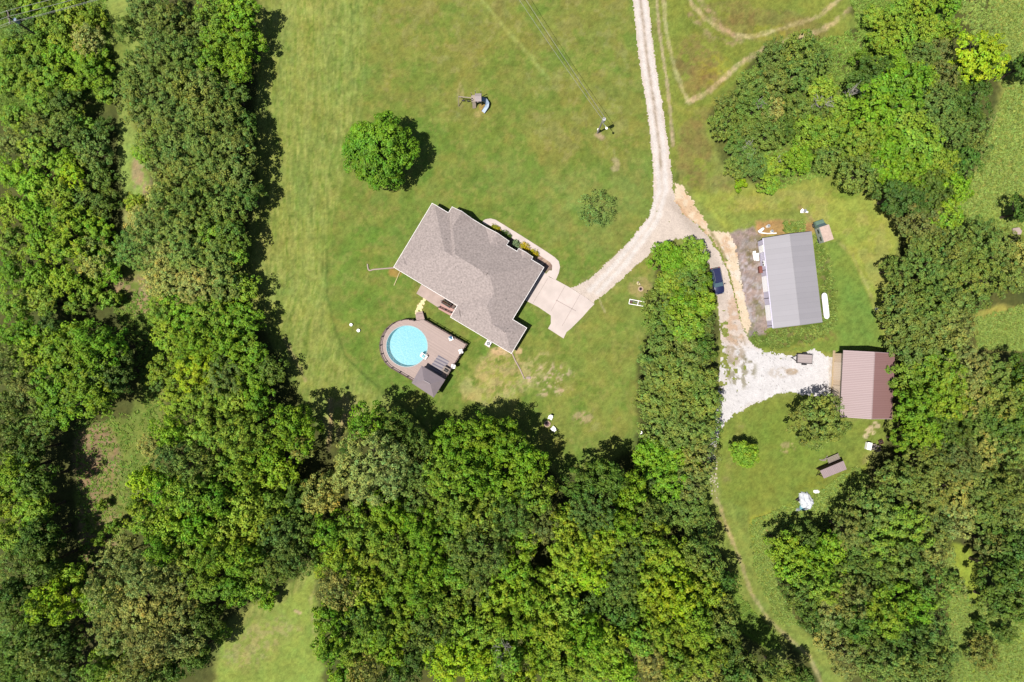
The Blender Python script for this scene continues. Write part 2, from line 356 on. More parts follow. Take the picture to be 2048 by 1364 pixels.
    p.stroke([(1345, 205), (1370, 222), (1410, 215), (1440, 195)], (160, 160, 80), 12, 6, 4, 0.7, 0.6)
    p.stroke([(1340, 350), (1352, 365), (1356, 350)], (90, 100, 50), 8, 4, 4, 0.7, 0.5, 8)
    # yard round the metal building
    p.poly([(1390, 390), (1680, 350), (1740, 380), (1800, 480), (1770, 620), (1795, 700), (1660, 705), (1520, 700), (1460, 470)], (166, 176, 84), 10, 8)
    p.poly([(1400, 400), (1640, 370), (1760, 400), (1790, 520), (1760, 620), (1700, 480), (1500, 460)], (182, 170, 92), 20, 15, 40, 0.5, 0.8, 26)
    p.poly([(1440, 425), (1620, 418), (1620, 445), (1470, 460)], (142, 158, 80), 10, 6, 30, 0.7)
    p.spots(1690, 370, 45, 35, (128, 152, 58), 0.7, 0.35, 30)
    p.poly([(1652, 484), (1680, 480), (1700, 510), (1730, 575), (1752, 640), (1770, 700), (1680, 705), (1560, 702), (1650, 680), (1664, 560)], (134, 158, 74), 5, 3, 20)
    p.poly([(1690, 560), (1740, 600), (1765, 690), (1680, 700)], (122, 156, 76), 20, 12, 30, 0.7)
    p.stroke([(1670, 478), (1704, 510), (1735, 575), (1760, 640), (1785, 690)], (188, 178, 110), 6, 4, 4, 0.6, 0.5, 9)
    p.poly([(1628, 480), (1650, 490), (1668, 560), (1672, 640), (1650, 672), (1600, 690), (1560, 700), (1500, 690), (1505, 665), (1545, 655), (1640, 640)], (112, 134, 58), 6, 6, 18)
    p.spots(1600, 672, 90, 26, (140, 125, 80), 0.6, 0.55, 10); p.spots(1652, 560, 20, 60, (150, 130, 90), 0.5, 0.55, 9)
    p.poly([(1512, 442), (1570, 440), (1628, 445), (1632, 466), (1515, 475)], (192, 150, 98), 5, 5, 14, 0.95)
    p.spots(1585, 453, 22, 10, (130, 150, 50), 0.9, 0.35, 8); p.stroke([(1600, 415), (1625, 440)], (195, 165, 115), 6, 4, 4, 0.7, 0.4)
    p.poly([(1452, 470), (1505, 455), (1520, 470), (1536, 655), (1530, 668), (1500, 672), (1486, 610), (1478, 530)], (182, 160, 150), 4, 5, 14)
    p.spots(1505, 560, 34, 110, (205, 190, 190), 0.9, 0.52, 6); p.spots(1495, 500, 34, 60, (150, 135, 110), 0.7, 0.55, 8)
    p.spots(1510, 620, 30, 60, (140, 130, 80), 0.7, 0.58, 12); p.spots(1510, 500, 22, 40, (140, 130, 75), 0.6, 0.55, 12)
    # lower right yard
    p.poly([(1425, 905), (1440, 850), (1520, 800), (1670, 780), (1700, 845), (1790, 830), (1775, 900), (1700, 950), (1610, 1000), (1500, 1035), (1480, 1060), (1400, 1010)], (140, 154, 72), 6, 5)
    p.poly([(1440, 900), (1560, 810), (1660, 900), (1620, 980), (1480, 1000)], (130, 154, 66), 30, 20, 40, 0.7, 0.6, 40)
    p.stroke([(1450, 960), (1470, 900), (1480, 850)], (168, 160, 95), 16, 8, 8, 0.6, 0.5); p.spots(1575, 895, 20, 14, (190, 172, 120), 0.7, 0.5, 10)
    p.stroke([(1700, 990), (1720, 950), (1735, 915), (1760, 895)], (178, 168, 98), 16, 8, 6, 0.7, 0.4)
    for q in ((1750, 848), (1742, 855), (1755, 852), (1735, 862), (1732, 872), (1745, 865)): p.spots(q[0], q[1], 7, 6, (225, 205, 160), 0.95, 0.42, 5)
    p.poly([(1398, 1010), (1430, 900), (1445, 1000), (1500, 1020), (1492, 1060), (1510, 1130), (1560, 1230), (1610, 1290), (1645, 1330), (1660, 1500), (1630, 1500), (1620, 1320), (1560, 1275), (1500, 1200), (1450, 1120)], (140, 158, 78), 5, 4)
    p.stroke([(1430, 1000), (1450, 1050), (1480, 1110), (1500, 1180), (1530, 1230), (1560, 1262), (1620, 1310)], (182, 172, 118), 9, 5, 4, 0.65, 0.5)
    p.stroke([(1405, 1033), (1450, 1040)], (190, 155, 115), 14, 5, 5, 0.8, 0.5); p.stroke([(1432, 905), (1428, 960), (1432, 1000)], (180, 172, 112), 12, 5, 5, 0.6, 0.6)
    p.poly([(1500, 1035), (1600, 1000), (1700, 950), (1740, 920), (1720, 990), (1640, 1060), (1540, 1075), (1545, 1150), (1590, 1240), (1650, 1290), (1660, 1330), (1600, 1290), (1545, 1210), (1508, 1120), (1496, 1060)], (160, 172, 72), 4, 5)
    p.spots(1560, 1050, 60, 30, (185, 160, 95), 0.6, 0.5, 12); p.spots(1640, 985, 60, 40, (150, 158, 66), 0.6, 0.45, 12)
    p.poly([(1450, 1160), (1480, 1190), (1540, 1260), (1560, 1290), (1500, 1290), (1460, 1240)], (120, 155, 50), 8, 6)
    # clearings in the left woods
    p.poly([(175, -200), (268, -200), (290, 60), (290, 150), (262, 250), (290, 300), (300, 400), (280, 470), (235, 470), (232, 300), (238, 200), (205, 100), (180, 30)], (158, 176, 94), 5, 5)
    p.spots(285, 345, 26, 60, (190, 165, 122), 0.9, 0.42, 16); p.spots(330, 15, 60, 30, (185, 165, 100), 0.8, 0.4, 18); p.spots(250, 430, 20, 40, (180, 168, 100), 0.7, 0.4, 12)
    p.poly([(150, 600), (230, 555), (310, 570), (330, 620), (320, 820), (300, 900), (270, 1000), (230, 1120), (170, 1170), (140, 1040), (140, 870), (250, 830), (300, 700), (230, 640)], (132, 148, 74), 6, 8)
    p.spots(270, 590, 80, 45, (176, 150, 112), 0.9, 0.45, 14); p.spots(190, 920, 60, 90, (165, 138, 104), 0.95, 0.40, 18); p.spots(195, 1060, 50, 110, (168, 142, 106), 0.9, 0.44, 14)
    p.spots(230, 980, 40, 120, (150, 150, 85), 0.7, 0.5, 10); p.spots(180, 1290, 40, 90, (130, 105, 78), 0.9, 0.4, 14)
    p.poly([(640, 1110), (655, 1125), (645, 1200), (660, 1300), (700, 1364), (720, 1600), (400, 1600), (435, 1364), (440, 1270), (520, 1240), (600, 1180)], (152, 170, 84), 6, 6)
    p.poly([(450, 1270), (560, 1230), (600, 1260), (500, 1340), (450, 1330)], (182, 168, 108), 20, 15, 20, 0.7, 0.7, 9)
    p.stroke([(640, 1130), (632, 1170), (620, 1200), (628, 1260), (655, 1330)], (190, 180, 120), 6, 4, 4, 0.6, 0.5)
    p.stroke([(590, 1222), (600, 1226)], (215, 185, 145), 5, 2, 2, 0.8)
    p.stroke([(660, 800), (662, 850), (655, 900)], (205, 165, 128), 8, 4, 4, 0.9, 0.3); p.stroke([(690, 830), (676, 870)], (205, 170, 130), 6, 4, 4, 0.8, 0.4)
    p.spots(690, 840, 60, 60, (180, 165, 105), 0.6, 0.5, 14); p.stroke([(570, 680), (610, 760)], (190, 165, 115), 6, 4, 5, 0.6, 0.5)
    # far right meadows
    p.poly([(1900, -200), (2400, -200), (2400, 490), (1920, 470), (1900, 420), (1960, 330), (2010, 180), (1990, 60)], (146, 164, 76), 8, 8)
    p.poly([(1900, -200), (2400, -200), (2400, 490), (1920, 470), (1940, 330)], (180, 174, 98), 30, 20, 40, 0.55, 0.8, 28)
    p.poly([(1930, 640), (2000, 615), (2200, 610), (2200, 700), (1960, 705)], (178, 168, 82), 8, 8); p.spots(2000, 660, 60, 40, (190, 155, 80), 0.6, 0.5, 14)
    p.poly([(1890, 1080), (1940, 1090), (1945, 1200), (2200, 1240), (2200, 1600), (1900, 1600), (1925, 1300), (1890, 1210)], (162, 178, 70), 8, 8)
    p.spots(1930, 1150, 24, 90, (200, 168, 105), 0.7, 0.45, 14); p.spots(1920, 1280, 22, 70, (195, 165, 105), 0.7, 0.45, 14)
    # woodland floor
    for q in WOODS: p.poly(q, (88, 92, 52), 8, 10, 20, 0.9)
    p.poly([(1400, 1035), (1440, 1040), (1478, 1178), (1512, 1224), (1562, 1270), (1640, 1345), (1660, 1500), (1700, 1500), (1690, 1350), (1640, 1290), (1556, 1214), (1516, 1138), (1496, 1047), (1460, 1000)], (142, 158, 80), 5, 4)
    p.stroke([(1436, 1000), (1452, 1050), (1480, 1120), (1502, 1185), (1530, 1230), (1562, 1262), (1620, 1315), (1650, 1380)], (190, 178, 122), 7, 3, 4, 0.9, 0.3)
    p.stroke([(1462, 1010), (1484, 1080), (1512, 1150), (1540, 1205), (1580, 1250), (1640, 1310)], (160, 172, 88), 7, 4, 3, 0.7, 0.3)
    p.poly([(1470, 1195), (1505, 1228), (1555, 1275), (1540, 1300), (1480, 1260)], (120, 155, 50), 6, 4)
    p.poly([(1905, 1085), (1945, 1100), (1965, 1180), (1960, 1240), (2100, 1235), (2100, 1600), (1900, 1600), (1925, 1300), (1905, 1200)], (160, 176, 72), 6, 6)
    p.poly([(1940, 622), (2000, 612), (2200, 610), (2200, 705), (1955, 700)], (172, 168, 82), 6, 6)
    p.spots(1600, 250, 190, 150, (140, 150, 74), 0.8, 0.42, 30); p.spots(1760, 60, 110, 90, (150, 165, 80), 0.8, 0.42, 26)
    p.spots(95, 110, 190, 170, (120, 140, 60), 0.85, 0.4, 26); p.spots(1760, 90, 12, 8, (215, 175, 135), 0.9, 0.3, 6)
    p.stroke([(560, 740), (470, 720)], (88, 92, 52), 4, 2, 2, 0.1)
    # fine grain
    g = (fbm(x, y, 22, 77, 3) - 0.5) * 0.34 + (fbm(x, y, 5.5, 81, 2) - 0.5) * 0.55
    lawnm = 1 - 0.12 * inside(x, y, LAWN)
    g = g * lawnm
    hue = (fbm(x, y, 60, 91, 3) - 0.5)
    p.c *= (1 + g + (rng.random(x.size) - 0.5) * 0.24 * lawnm)[:, None]
    gm = p.c[:, 1] > p.c[:, 0] * 1.04; p.c[gm, 2] *= .84; p.c[gm, 1] *= 1.0
    p.c[:, 0] *= 1 + hue * 0.25 + (fbm(x, y, 14, 95, 2) - 0.5) * 0.18
    return np.clip(p.c, 0.004, 0.9)
def steps(lim, fine):
    a = np.arange(-lim, lim + fine / 2, fine); o = lim + np.cumsum(fine * 1.13 ** np.arange(1, 58))
    return np.concatenate([-o[::-1], a, o])
gx = steps(96.0, 0.24); gy = steps(66.0, 0.24)
GX, GY = np.meshgrid(gx, gy); X = GX.ravel(); Y = GY.ravel()
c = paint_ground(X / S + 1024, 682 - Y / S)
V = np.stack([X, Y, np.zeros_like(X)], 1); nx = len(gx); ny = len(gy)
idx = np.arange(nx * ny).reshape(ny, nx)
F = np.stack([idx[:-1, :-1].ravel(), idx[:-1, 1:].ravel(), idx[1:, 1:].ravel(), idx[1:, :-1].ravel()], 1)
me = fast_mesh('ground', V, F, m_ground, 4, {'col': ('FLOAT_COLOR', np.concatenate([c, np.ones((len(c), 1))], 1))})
tag(bpy.data.objects.new('ground', me), kind='structure'); col.objects.link(bpy.data.objects['ground'])

# ------------------------------------------------------------------ ragged sheets: gravel, dirt
def sheet(name, pts, z, colfun, mat, amp=4, nsc=10, cell=0.17, extra=None, seed=5, ragged=0.6):
    xs = [p[0] for p in pts]; ys = [p[1] for p in pts]; c_ = cell / S
    x = np.arange(min(xs) - 12, max(xs) + 12, c_); y = np.arange(min(ys) - 12, max(ys) + 12, c_)
    XX, YY = np.meshgrid(x, y); nx = len(x); ny = len(y)
    cx = (XX[:-1, :-1] + c_ / 2).ravel(); cy = (YY[:-1, :-1] + c_ / 2).ravel()
    d = poly_sd(cx, cy, pts) + (fbm(cx, cy, nsc, seed) - 0.5) * 2 * amp + (rng.random(cx.size) - 0.5) * amp * ragged
    keep = d > 0
    if extra is not None: keep &= extra(cx, cy, d)
    idx = np.arange(nx * ny).reshape(ny, nx)
    F = np.stack([idx[:-1, :-1].ravel(), idx[1:, :-1].ravel(), idx[1:, 1:].ravel(), idx[:-1, 1:].ravel()], 1)[keep]
    used, inv = np.unique(F, return_inverse=True); F = inv.reshape(F.shape)
    px = XX.ravel()[used]; py = YY.ravel()[used]
    V = np.stack([(px - 1024) * S, (682 - py) * S, np.full(px.shape, z)], 1)
    C = colfun(px, py)
    me = fast_mesh(name, V, F, mat, 4, {'col': ('FLOAT_COLOR', np.concatenate([C, np.ones((len(C), 1))], 1))})
    o = bpy.data.objects.new(name, me); col.objects.link(o); return tag(o, kind='structure')
ROAD = [(1264, -60), (1265, 0), (1279, 124), (1292, 207), (1302, 290), (1308, 352), (1306, 405), (1296, 435), (1265, 475), (1225, 515),
        (1180, 557), (1143, 576), (1166, 596), (1186, 606), (1232, 568), (1285, 520), (1320, 492), (1352, 477), (1378, 479), (1400, 498),
        (1418, 530), (1432, 580), (1437, 620), (1443, 700), (1437, 760), (1436, 800), (1424, 850), (1418, 905), (1430, 908), (1438, 865),
        (1460, 835), (1500, 812), (1550, 790), (1580, 783), (1612, 792), (1664, 792), (1669, 760), (1669, 716), (1655, 712), (1628, 698),
        (1612, 703), (1590, 712), (1560, 706), (1528, 702), (1505, 690), (1492, 668), (1480, 640), (1470, 600), (1458, 550), (1440, 510),
        (1420, 480), (1395, 450), (1365, 425), (1346, 385), (1344, 352), (1336, 290), (1324, 207), (1311, 124), (1296, 0), (1295, -60)]
def road_col(x, y):
    p = Painter(x, y, (238, 220, 205))
    p.poly([(1440, 690), (1520, 690), (1680, 690), (1680, 800), (1500, 810), (1430, 915), (1400, 900), (1430, 790)], (246, 240, 238), 14, 8)
    p.stroke([(1272, -60), (1273, 0), (1287, 124), (1299, 207), (1311, 300), (1318, 380), (1300, 440), (1230, 530), (1180, 580)], (250, 240, 232), 9, 4, 3, 0.9, 0.1)
    p.stroke([(1287, -60), (1289, 0), (1303, 124), (1317, 207), (1328, 300), (1332, 380), (1315, 440), (1250, 530), (1195, 585)], (250, 240, 232), 9, 4, 3, 0.9, 0.1)
    p.stroke([(1280, -60), (1281, 0), (1295, 124), (1308, 207), (1319, 300), (1322, 340)], (168, 150, 125), 4, 3, 3, 0.75, 0.5, 8)
    p.stroke([(1340, 400), (1370, 440), (1400, 480), (1430, 530), (1440, 600)], (216, 200, 186), 18, 8, 5, 0.8)
    p.stroke([(1447, 600), (1452, 660), (1470, 720), (1440, 790)], (222, 205, 192), 10, 6, 6, 0.6, 0.5)
    p.stroke([(1350, 415), (1380, 445), (1420, 478)], (206, 188, 172), 10, 6, 5, 0.6)
    p.spots(1480, 740, 40, 45, (150, 140, 100), 0.75, 0.55, 11); p.spots(1560, 700, 45, 10, (130, 145, 75), 0.9, 0.52, 9); p.spots(1470, 690, 26, 50, (190, 170, 145), 0.8, 0.52, 10)
    p.spots(1583, 743, 16, 8, (205, 180, 150), 0.9, 0.4, 9); p.spots(1560, 745, 30, 14, (215, 200, 185), 0.6, 0.5, 7)
    p.spots(1470, 640, 26, 60, (225, 190, 160), 0.8, 0.5, 9); p.stroke([(1662, 700), (1662, 800)], (190, 165, 120), 8, 4, 4, 0.6, 0.5)
    g = (fbm(x, y, 9, 177, 3) - 0.5) * 0.25 + (rng.random(x.size) - 0.5) * 0.16
    sp = (rng.random(x.size) > 0.985) & (x > 1430); p.c *= (1 + g - 0.45 * sp)[:, None]
    return np.clip(p.c, 0.01, 0.62)
def road_keep(x, y, d):
    n = fbm(x, y, 8, 55, 3)
    fade = sst(40, 0, np.hypot((x - 1478) / 1.0, (y - 740) / 1.3)) * 0.30 + sst(18, 0, np.hypot((x - 1545) / 2.6, (y - 712))) * 0.2 \
         + sst(22, 0, np.hypot((x - 1502) / 1.2, (y - 712))) * 0.16
    fade = fade + sst(14, 2, np.abs(x - 1449)) * sst(600, 640, y) * sst(800, 770, y) * .30 + sst(8, 0, np.abs(x - 1472)) * sst(640, 660, y) * .1
    edge = sst(10, 0, d) * 0.20 * (y > 640)
    return n > fade + edge + 0.12
sheet('gravel_driveway', ROAD, 0.012, road_col, m_gravel, 3.0, 9, extra=road_keep)
def dirt_col(x, y):
    p = Painter(x, y, (250, 226, 194))
    p.spots(1390, 430, 60, 60, (236, 196, 156), 0.7, 0.5, 12); p.spots(1460, 560, 40, 110, (255, 240, 222), 0.8, 0.5, 12)
    p.spots(1470, 490, 40, 30, (232, 190, 150), 0.7, 0.55, 8)
    p.stroke([(1352, 405), (1375, 435), (1400, 455), (1428, 485), (1447, 520), (1462, 570), (1472, 610)], (214, 170, 130), 6, 3, 3, 0.8, 0.3)
    p.stroke([(1420, 462), (1438, 490), (1452, 520)], (150, 140, 80), 5, 3, 3, 0.8, 0.4)
    g = (fbm(x, y, 8, 277, 3) - 0.5) * 0.22 + (rng.random(x.size) - 0.5) * 0.08; sp = rng.random(x.size) > 0.985
    p.c *= (1 + g - 0.4 * sp)[:, None]; return np.clip(p.c, 0.01, 0.6)
DIRT = [(1350, 366), (1365, 370), (1378, 390), (1398, 422), (1416, 450), (1421, 464), (1440, 462), (1458, 466), (1470, 486), (1479, 530),
        (1483, 565), (1492, 610), (1503, 652), (1494, 668), (1484, 650), (1473, 604), (1462, 555), (1446, 514), (1424, 480), (1398, 452), (1368, 430), (1350, 402)]
sheet('dirt_bank', DIRT, 0.020, dirt_col, m_gravel, 4.0, 9, seed=23, extra=lambda x, y, d: fbm(x, y, 6, 99, 3) > 0.12 + sst(7, 0, d) * 0.26)
sheet('gravel_tail', [(1414, 905), (1432, 905), (1438, 1000), (1424, 1000)], 0.014, road_col, m_gravel, 3, 8, seed=31,
      extra=lambda x, y, d: rng.random(x.size) > 0.55 + (y - 905) / 230.0)

# ------------------------------------------------------------------ concrete slabs
def px_poly(pts, z=0.0): return [tuple(P(x, y, z)[:2]) for x, y in pts]
def slab(name, pts, z1, mat, joints=()):
    mb = MB((P(*pts[0]).x, P(*pts[0]).y, 0)); mb.prism(px_poly(pts), -0.05, z1)
    o = tag(mb.build(name, mat), kind='structure')
    return o
drive = slab('concrete_driveway', [(1082, 538), (1099, 554.5), (1112, 560), (1145, 578), (1170, 594), (1189, 608), (1178, 619), (1165, 634), (1142, 657),
      (1133, 664), (1127, 677), (1096, 657), (1101.6, 647), (1101.6, 631), (1076.5, 614), (1053, 602), (1035, 592)], 0.10, m_conc)
m_joint = M('joint_stain', A(196, 176, 168), 0.9, 0.1)
jb = MB()
for a, b, wd in (((1112, 600), (1152, 622), 0.05), ((1096, 556), (1066, 606), 0.03), ((1130, 572), (1102, 622), 0.03), ((1160, 589), (1124, 652), 0.03)):
    pa, pb = P(*a), P(*b); d = (pb - pa).normalized(); n_ = Vector((-d.y, d.x, 0)) * wd
    jb.prism([(pa + n_)[:2], (pb + n_)[:2], (pb - n_)[:2], (pa - n_)[:2]], 0.098, 0.104)
jo = jb.build('control_joint', m_joint, drive); jo.location = -drive.location
WALK_O = [(964, 444.6), (967, 441), (971, 438.5), (981, 437), (991, 439.5), (1042.7, 471.3), (1094, 504), (1109.4, 514.5), (1117.6, 522.7), (1120, 534), (1117.6, 546), (1111.5, 560)]
WALK_I = [(1091, 549), (1098, 541), (1104, 541), (1104.5, 531), (1100, 524.7), (1076.5, 509), (1026, 477.5), (998.5, 458), (979, 451), (972, 450)]
slab('walkway', WALK_O + WALK_I, 0.09, m_conc)
slab('patio', [(833, 587), (843, 569), (917, 611), (904, 633), (874, 613.5)], 0.12, m_conc2)

# ------------------------------------------------------------------ roofs as the upper envelope of planes
def envelope(box, planes, hf, foot, cuts=()):
    """box (a0,b0,a1,b1); planes = list of (p,q,r) with h = p*a+q*b+r ; returns bmesh with z=h inside foot"""
    bm = bmesh.new(); a0, b0, a1, b1 = box
    bm.faces.new([bm.verts.new((x, y, 0)) for x, y in ((a0, b0), (a1, b0), (a1, b1), (a0, b1))])
    lines = set()
    def addl(p, q, r):
        n = math.hypot(p, q)
        if n < 1e-6: return
        p, q, r = p / n, q / n, r / n
        if p < -1e-9 or (abs(p) < 1e-9 and q < 0): p, q, r = -p, -q, -r
        lines.add((round(p, 4), round(q, 4), round(r, 3)))
    for i in range(len(planes)):
        for j in range(i): addl(*(planes[i][k] - planes[j][k] for k in range(3)))
    for i in range(len(foot)):
        (x0, y0), (x1, y1) = foot[i], foot[(i + 1) % len(foot)]; addl(y1 - y0, x0 - x1, -(y1 - y0) * x0 + (x1 - x0) * y0)
    for l in cuts: addl(*l)
    for p, q, r in lines:
        bmesh.ops.bisect_plane(bm, geom=bm.verts[:] + bm.edges[:] + bm.faces[:], plane_co=(-p * r, -q * r, 0), plane_no=(p, q, 0), dist=1e-4)
    dead = []
    for f in bm.faces:
        cc = f.calc_center_median()
        if not inside(np.array([cc.x]), np.array([cc.y]), foot)[0]: dead.append(f)
    bmesh.ops.delete(bm, geom=dead, context='FACES')
    for v in bm.verts: v.co.z = hf(v.co.x, v.co.y)
    bmesh.ops.dissolve_limit(bm, angle_limit=0.01, verts=bm.verts, edges=bm.edges)
    return bm
def roof_objects(bm, tow, root, mroof, mtrim, drop=0.22, gut=0.07, thick=0.1, corners=(), hcorn=None):
    """tow(a,b,h) -> world; builds the roof sheet and the white trim along its outer edge"""
    o0 = Vector(root.location)
    for v in bm.verts: v.co = tow(*v.co) - o0
    for f in bm.faces:
        f.normal_update()
        if f.normal.z < 0: f.normal_flip()
    tr = MB()
    for e in bm.edges:
        if len(e.link_faces) == 1:
            a, b = e.verts[0].co.copy(), e.verts[1].co.copy(); f = e.link_faces[0]; fc = f.calc_center_median()
            d = Vector((b.x - a.x, b.y - a.y, 0)); L = d.length
            if L < 0.02: continue
            d /= L; n = Vector((-d.y, d.x, 0))
            if n.dot(fc - a) > 0: n = -n
            z0 = min(a.z, b.z, tow(0, 0, 0).z) - drop
            up = Vector((0, 0, 0.015))
            tr.add([a + up, b + up, b + n * gut + up, a + n * gut + up, Vector((a.x, a.y, z0)), Vector((b.x, b.y, z0)),
                    Vector((b.x, b.y, z0)) + n * gut, Vector((a.x, a.y, z0)) + n * gut],
                   [(0, 1, 2, 3), (7, 6, 5, 4), (0, 4, 5, 1), (1, 5, 6, 2), (2, 6, 7, 3), (3, 7, 4, 0)])
    for (x, y) in corners:
        q = tow(x, y, hcorn(x, y)) - o0; tr.box((q.x, q.y, tow(0, 0, 0).z - drop / 2 + .01 + (q.z - tow(0, 0, 0).z + o0.z) * 0), (gut * 2.02, gut * 2.02, drop + .03))
    me = bpy.data.meshes.new('roof'); bm.to_mesh(me); bm.free(); me.materials.append(mroof)
    o = bpy.data.objects.new('roof', me); col.objects.link(o); o.parent = root
    sm = o.modifiers.new('thickness', 'SOLIDIFY'); sm.thickness = thick; sm.offset = -1
    t = tr.build('eave_trim', mtrim, root)
    return o, t
def offset_poly(pts, d):
    n = len(pts); ar = sum(pts[i][0] * pts[(i + 1) % n][1] - pts[(i + 1) % n][0] * pts[i][1] for i in range(n))
    s = 1 if ar > 0 else -1; out = []
    for i in range(n):
        p0, p1, p2 = Vector(pts[i - 1]), Vector(pts[i]), Vector(pts[(i + 1) % n])
        d1 = (p1 - p0).normalized(); d2 = (p2 - p1).normalized()
        n1 = Vector((-d1.y, d1.x)) * s; n2 = Vector((-d2.y, d2.x)) * s
        k = 1 + n1.dot(n2); q = p1 + (n1 + n2) * (d / max(k, 0.3)); out.append((q.x, q.y))
    return out

# ---- main house
EZ = 3.0
def hpx(a, b): return (787.7 + a * .857 + b * .516, 534.2 + a * .516 - b * .857)
SL = 0.55
def htow(a, b, h):
    q = P(*hpx(a, b), EZ); q.z = EZ + h * S * (H - EZ) / H; return q
FOOT = [(0, 0), (149, 0), (149, -27), (290, -26.5), (290, 32.5), (257, 32.5), (257, 154), (227.5, 154), (227.5, 160.4), (195, 160.4), (195, 153),
        (170, 153), (170, 163), (38, 163), (38, 148.5), (0, 148.5)]
s = SL
Pm = [(s, 0, 0), (-s, 0, 258 * s), (0, s, 0), (0, -s, 154 * s)]
Pn = [(1.3 * s, 0, -36 * 1.3 * s), (0, -s, 163 * s)]
Pc = [(s, 0, -143 * s), (0, s, 27 * s)]
Pw = [(-s, 0, 290 * s), (0, -s, 33 * s)]
Pg = [(s, 0, -116.5 * s), (-s, 0, 170 * s), (s, 0, -195 * s), (-s, 0, 227 * s), (1.45 * s, 0, -38 * 1.45 * s), (-1.45 * s, 0, 86 * 1.45 * s)]
ev = lambda p, a, b: p[0] * a + p[1] * b + p[2]
def hh(a, b):
    m = min(ev(p, a, b) for p in Pm)
    n = min(ev(Pn[0], a, b), ev(Pn[1], a, b), ev(Pm[1], a, b), ev(Pm[2], a, b)) if a >= 36 else -9
    cc = min(ev(Pc[0], a, b), ev(Pc[1], a, b), ev(Pm[1], a, b), 200) if b < 60 else -9
    if b >= 34: cc = min(cc, ev(Pm[2], a, b))
    ww = min(ev(Pw[0], a, b), ev(Pc[1], a, b), ev(Pw[1], a, b), (a - 149) * s)
    g1 = min(ev(Pg[0], a, b), ev(Pg[1], a, b)); g2 = min(ev(Pg[2], a, b), ev(Pg[3], a, b))
    r = max(m, n, ww, 0)
    if b < 62: r = max(r, min(ev(Pc[0], a, b), ev(Pc[1], a, b), ev(Pm[1], a, b), 57 * s))
    if b > 100: r = max(r, g1, g2, min(ev(Pg[4], a, b), ev(Pg[5], a, b)))
    return r
bm = envelope((-5, -40, 300, 175), Pm + Pn + Pc + Pw + Pg + [(0, 0, 57 * s), (0, 0, 0)], hh, FOOT)
house = thing('house', 'large house with grey shingle hip roof and white eaves beside the pool deck', 'house', P(*hpx(145, 70), 0))
roof, trim = roof_objects(bm, htow, house, m_shingle, m_trim, corners=FOOT, hcorn=hh)
ho = Vector(house.location)
hx = lambda a, b, z: Vector((*htow(a, b, 0)[:2], z))
wall_ab = offset_poly(FOOT, 5.0)
wb = MB(ho); wb.prism([tuple(hx(a, b, 0)[:2]) for a, b in wall_ab], 0, EZ - 0.12); wb.build('wall', m_brick, house)
du = (hx(1, 0, 0) - hx(0, 0, 0)).normalized(); dv = (hx(0, 1, 0) - hx(0, 0, 0)).normalized(); hang = math.atan2(du.y, du.x)
def hwin(a, b, z, wdt, hgt, along_u, name='window', mat=None, outw=None):
    c0 = hx(a, b, z); rz = hang if along_u else hang + math.pi / 2
    o = MB(ho).box(c0, (wdt, 0.10, hgt), rz).build(name, mat or m_white, house)
    if name == 'window': MB(ho).box(c0, (wdt - 0.16, 0.14, hgt - 0.16), rz).build('pane', m_glass, o)
    return o
for a in (12, 22, 60): hwin(a, 5, 1.6, 1.0, 1.3, True)
hwin(95, 5, 1.1, 1.8, 2.1, True, 'door', m_glass); hwin(128, 5, 1.5, 1.2, 1.3, True)
for a in (170, 205, 250): hwin(a, -22, 1.6, 1.1, 1.3, True)
for b in (30, 75, 115): hwin(5, b, 1.6, 1.1, 1.3, False)
for a in (55, 85, 145, 211): hwin(a, 158 if a < 160 else 155.4, 1.6, 1.3, 1.5, True)
hwin(183, 148, 1.2, 1.0, 2.1, True, 'door', m_wood)
for b in (60, 105): hwin(252, b, 1.2, 2.6, 2.2, False, 'garage_door', m_white)
hwin(285, 5, 1.6, 1.1, 1.3, False)
for a, b in ((134, 43), (66, 100), (226, 60), (110, 62), (196, -4), (258, 12)):   # roof vents
    q = htow(a, b, hh(a, b)); MB(ho).cyl(q - Vector((0, 0, .1)), q + Vector((0, 0, .15)), 0.06, 0.07, 8).build('roof_vent', m_dark, house)
for a, b in ((38, 163), (118, 163), (0, 90)):
    q = hx(a, b, 0)
    MB(ho).tube([q + Vector((0, 0, EZ - .2)), q + Vector((0, 0, 0.1)) - dv * 0.4], 0.05).build('downspout', m_white, house)

# things round the house
ac = thing('air_conditioner', 'white square air conditioner unit standing against the house wall', 'air conditioner', P(977, 687, 0), hang)
MB().box((0, 0, 0.08), (1.15, 1.15, 0.16)).build('base_slab', m_conc2, ac)
MB().box((0, 0, 0.55), (0.85, 0.85, 0.78)).build('casing', m_white, ac)
MB().cyl((0, 0, .94), (0, 0, .97), .36, .36, 20).build('grille', m_dark, ac)
fb = MB()
for k in range(4): fb.box((0, 0, .985), (.6, .05, .01), k * math.pi / 4)
fb.build('fan_blade', m_galv, ac)
def long_strip(name, label, cat, pts, r, mat, z=0.06):
    o = Vector(P(*pts[0])); mb = MB(o); mb.tube([P(x, y, z) for x, y in pts], r, 8)
    return tag(mb.build(name, mat), label, cat)
long_strip('drain_pipe', 'pinkish grey drain pipe running over the grass from the left corner of the house', 'pipe',
           [(788, 535.5), (764, 537.5), (746, 539), (741, 541), (737, 540), (735.6, 534), (735, 528)], 0.13, m_conc2, 0.08)
long_strip('downspout_extension', 'thin cream pipe lying across the lawn beside the left house corner', 'pipe', [(800, 543), (794, 557), (788, 571)], 0.09, M('cream_plastic', A(240, 225, 165), .5, .05), 0.1)
long_strip('drain_pipe', 'long pinkish drain pipe running down the lawn from the lower house corner', 'pipe',
           [(1024, 706), (1030, 720), (1040, 738), (1049, 758)], 0.12, m_conc2, 0.08)
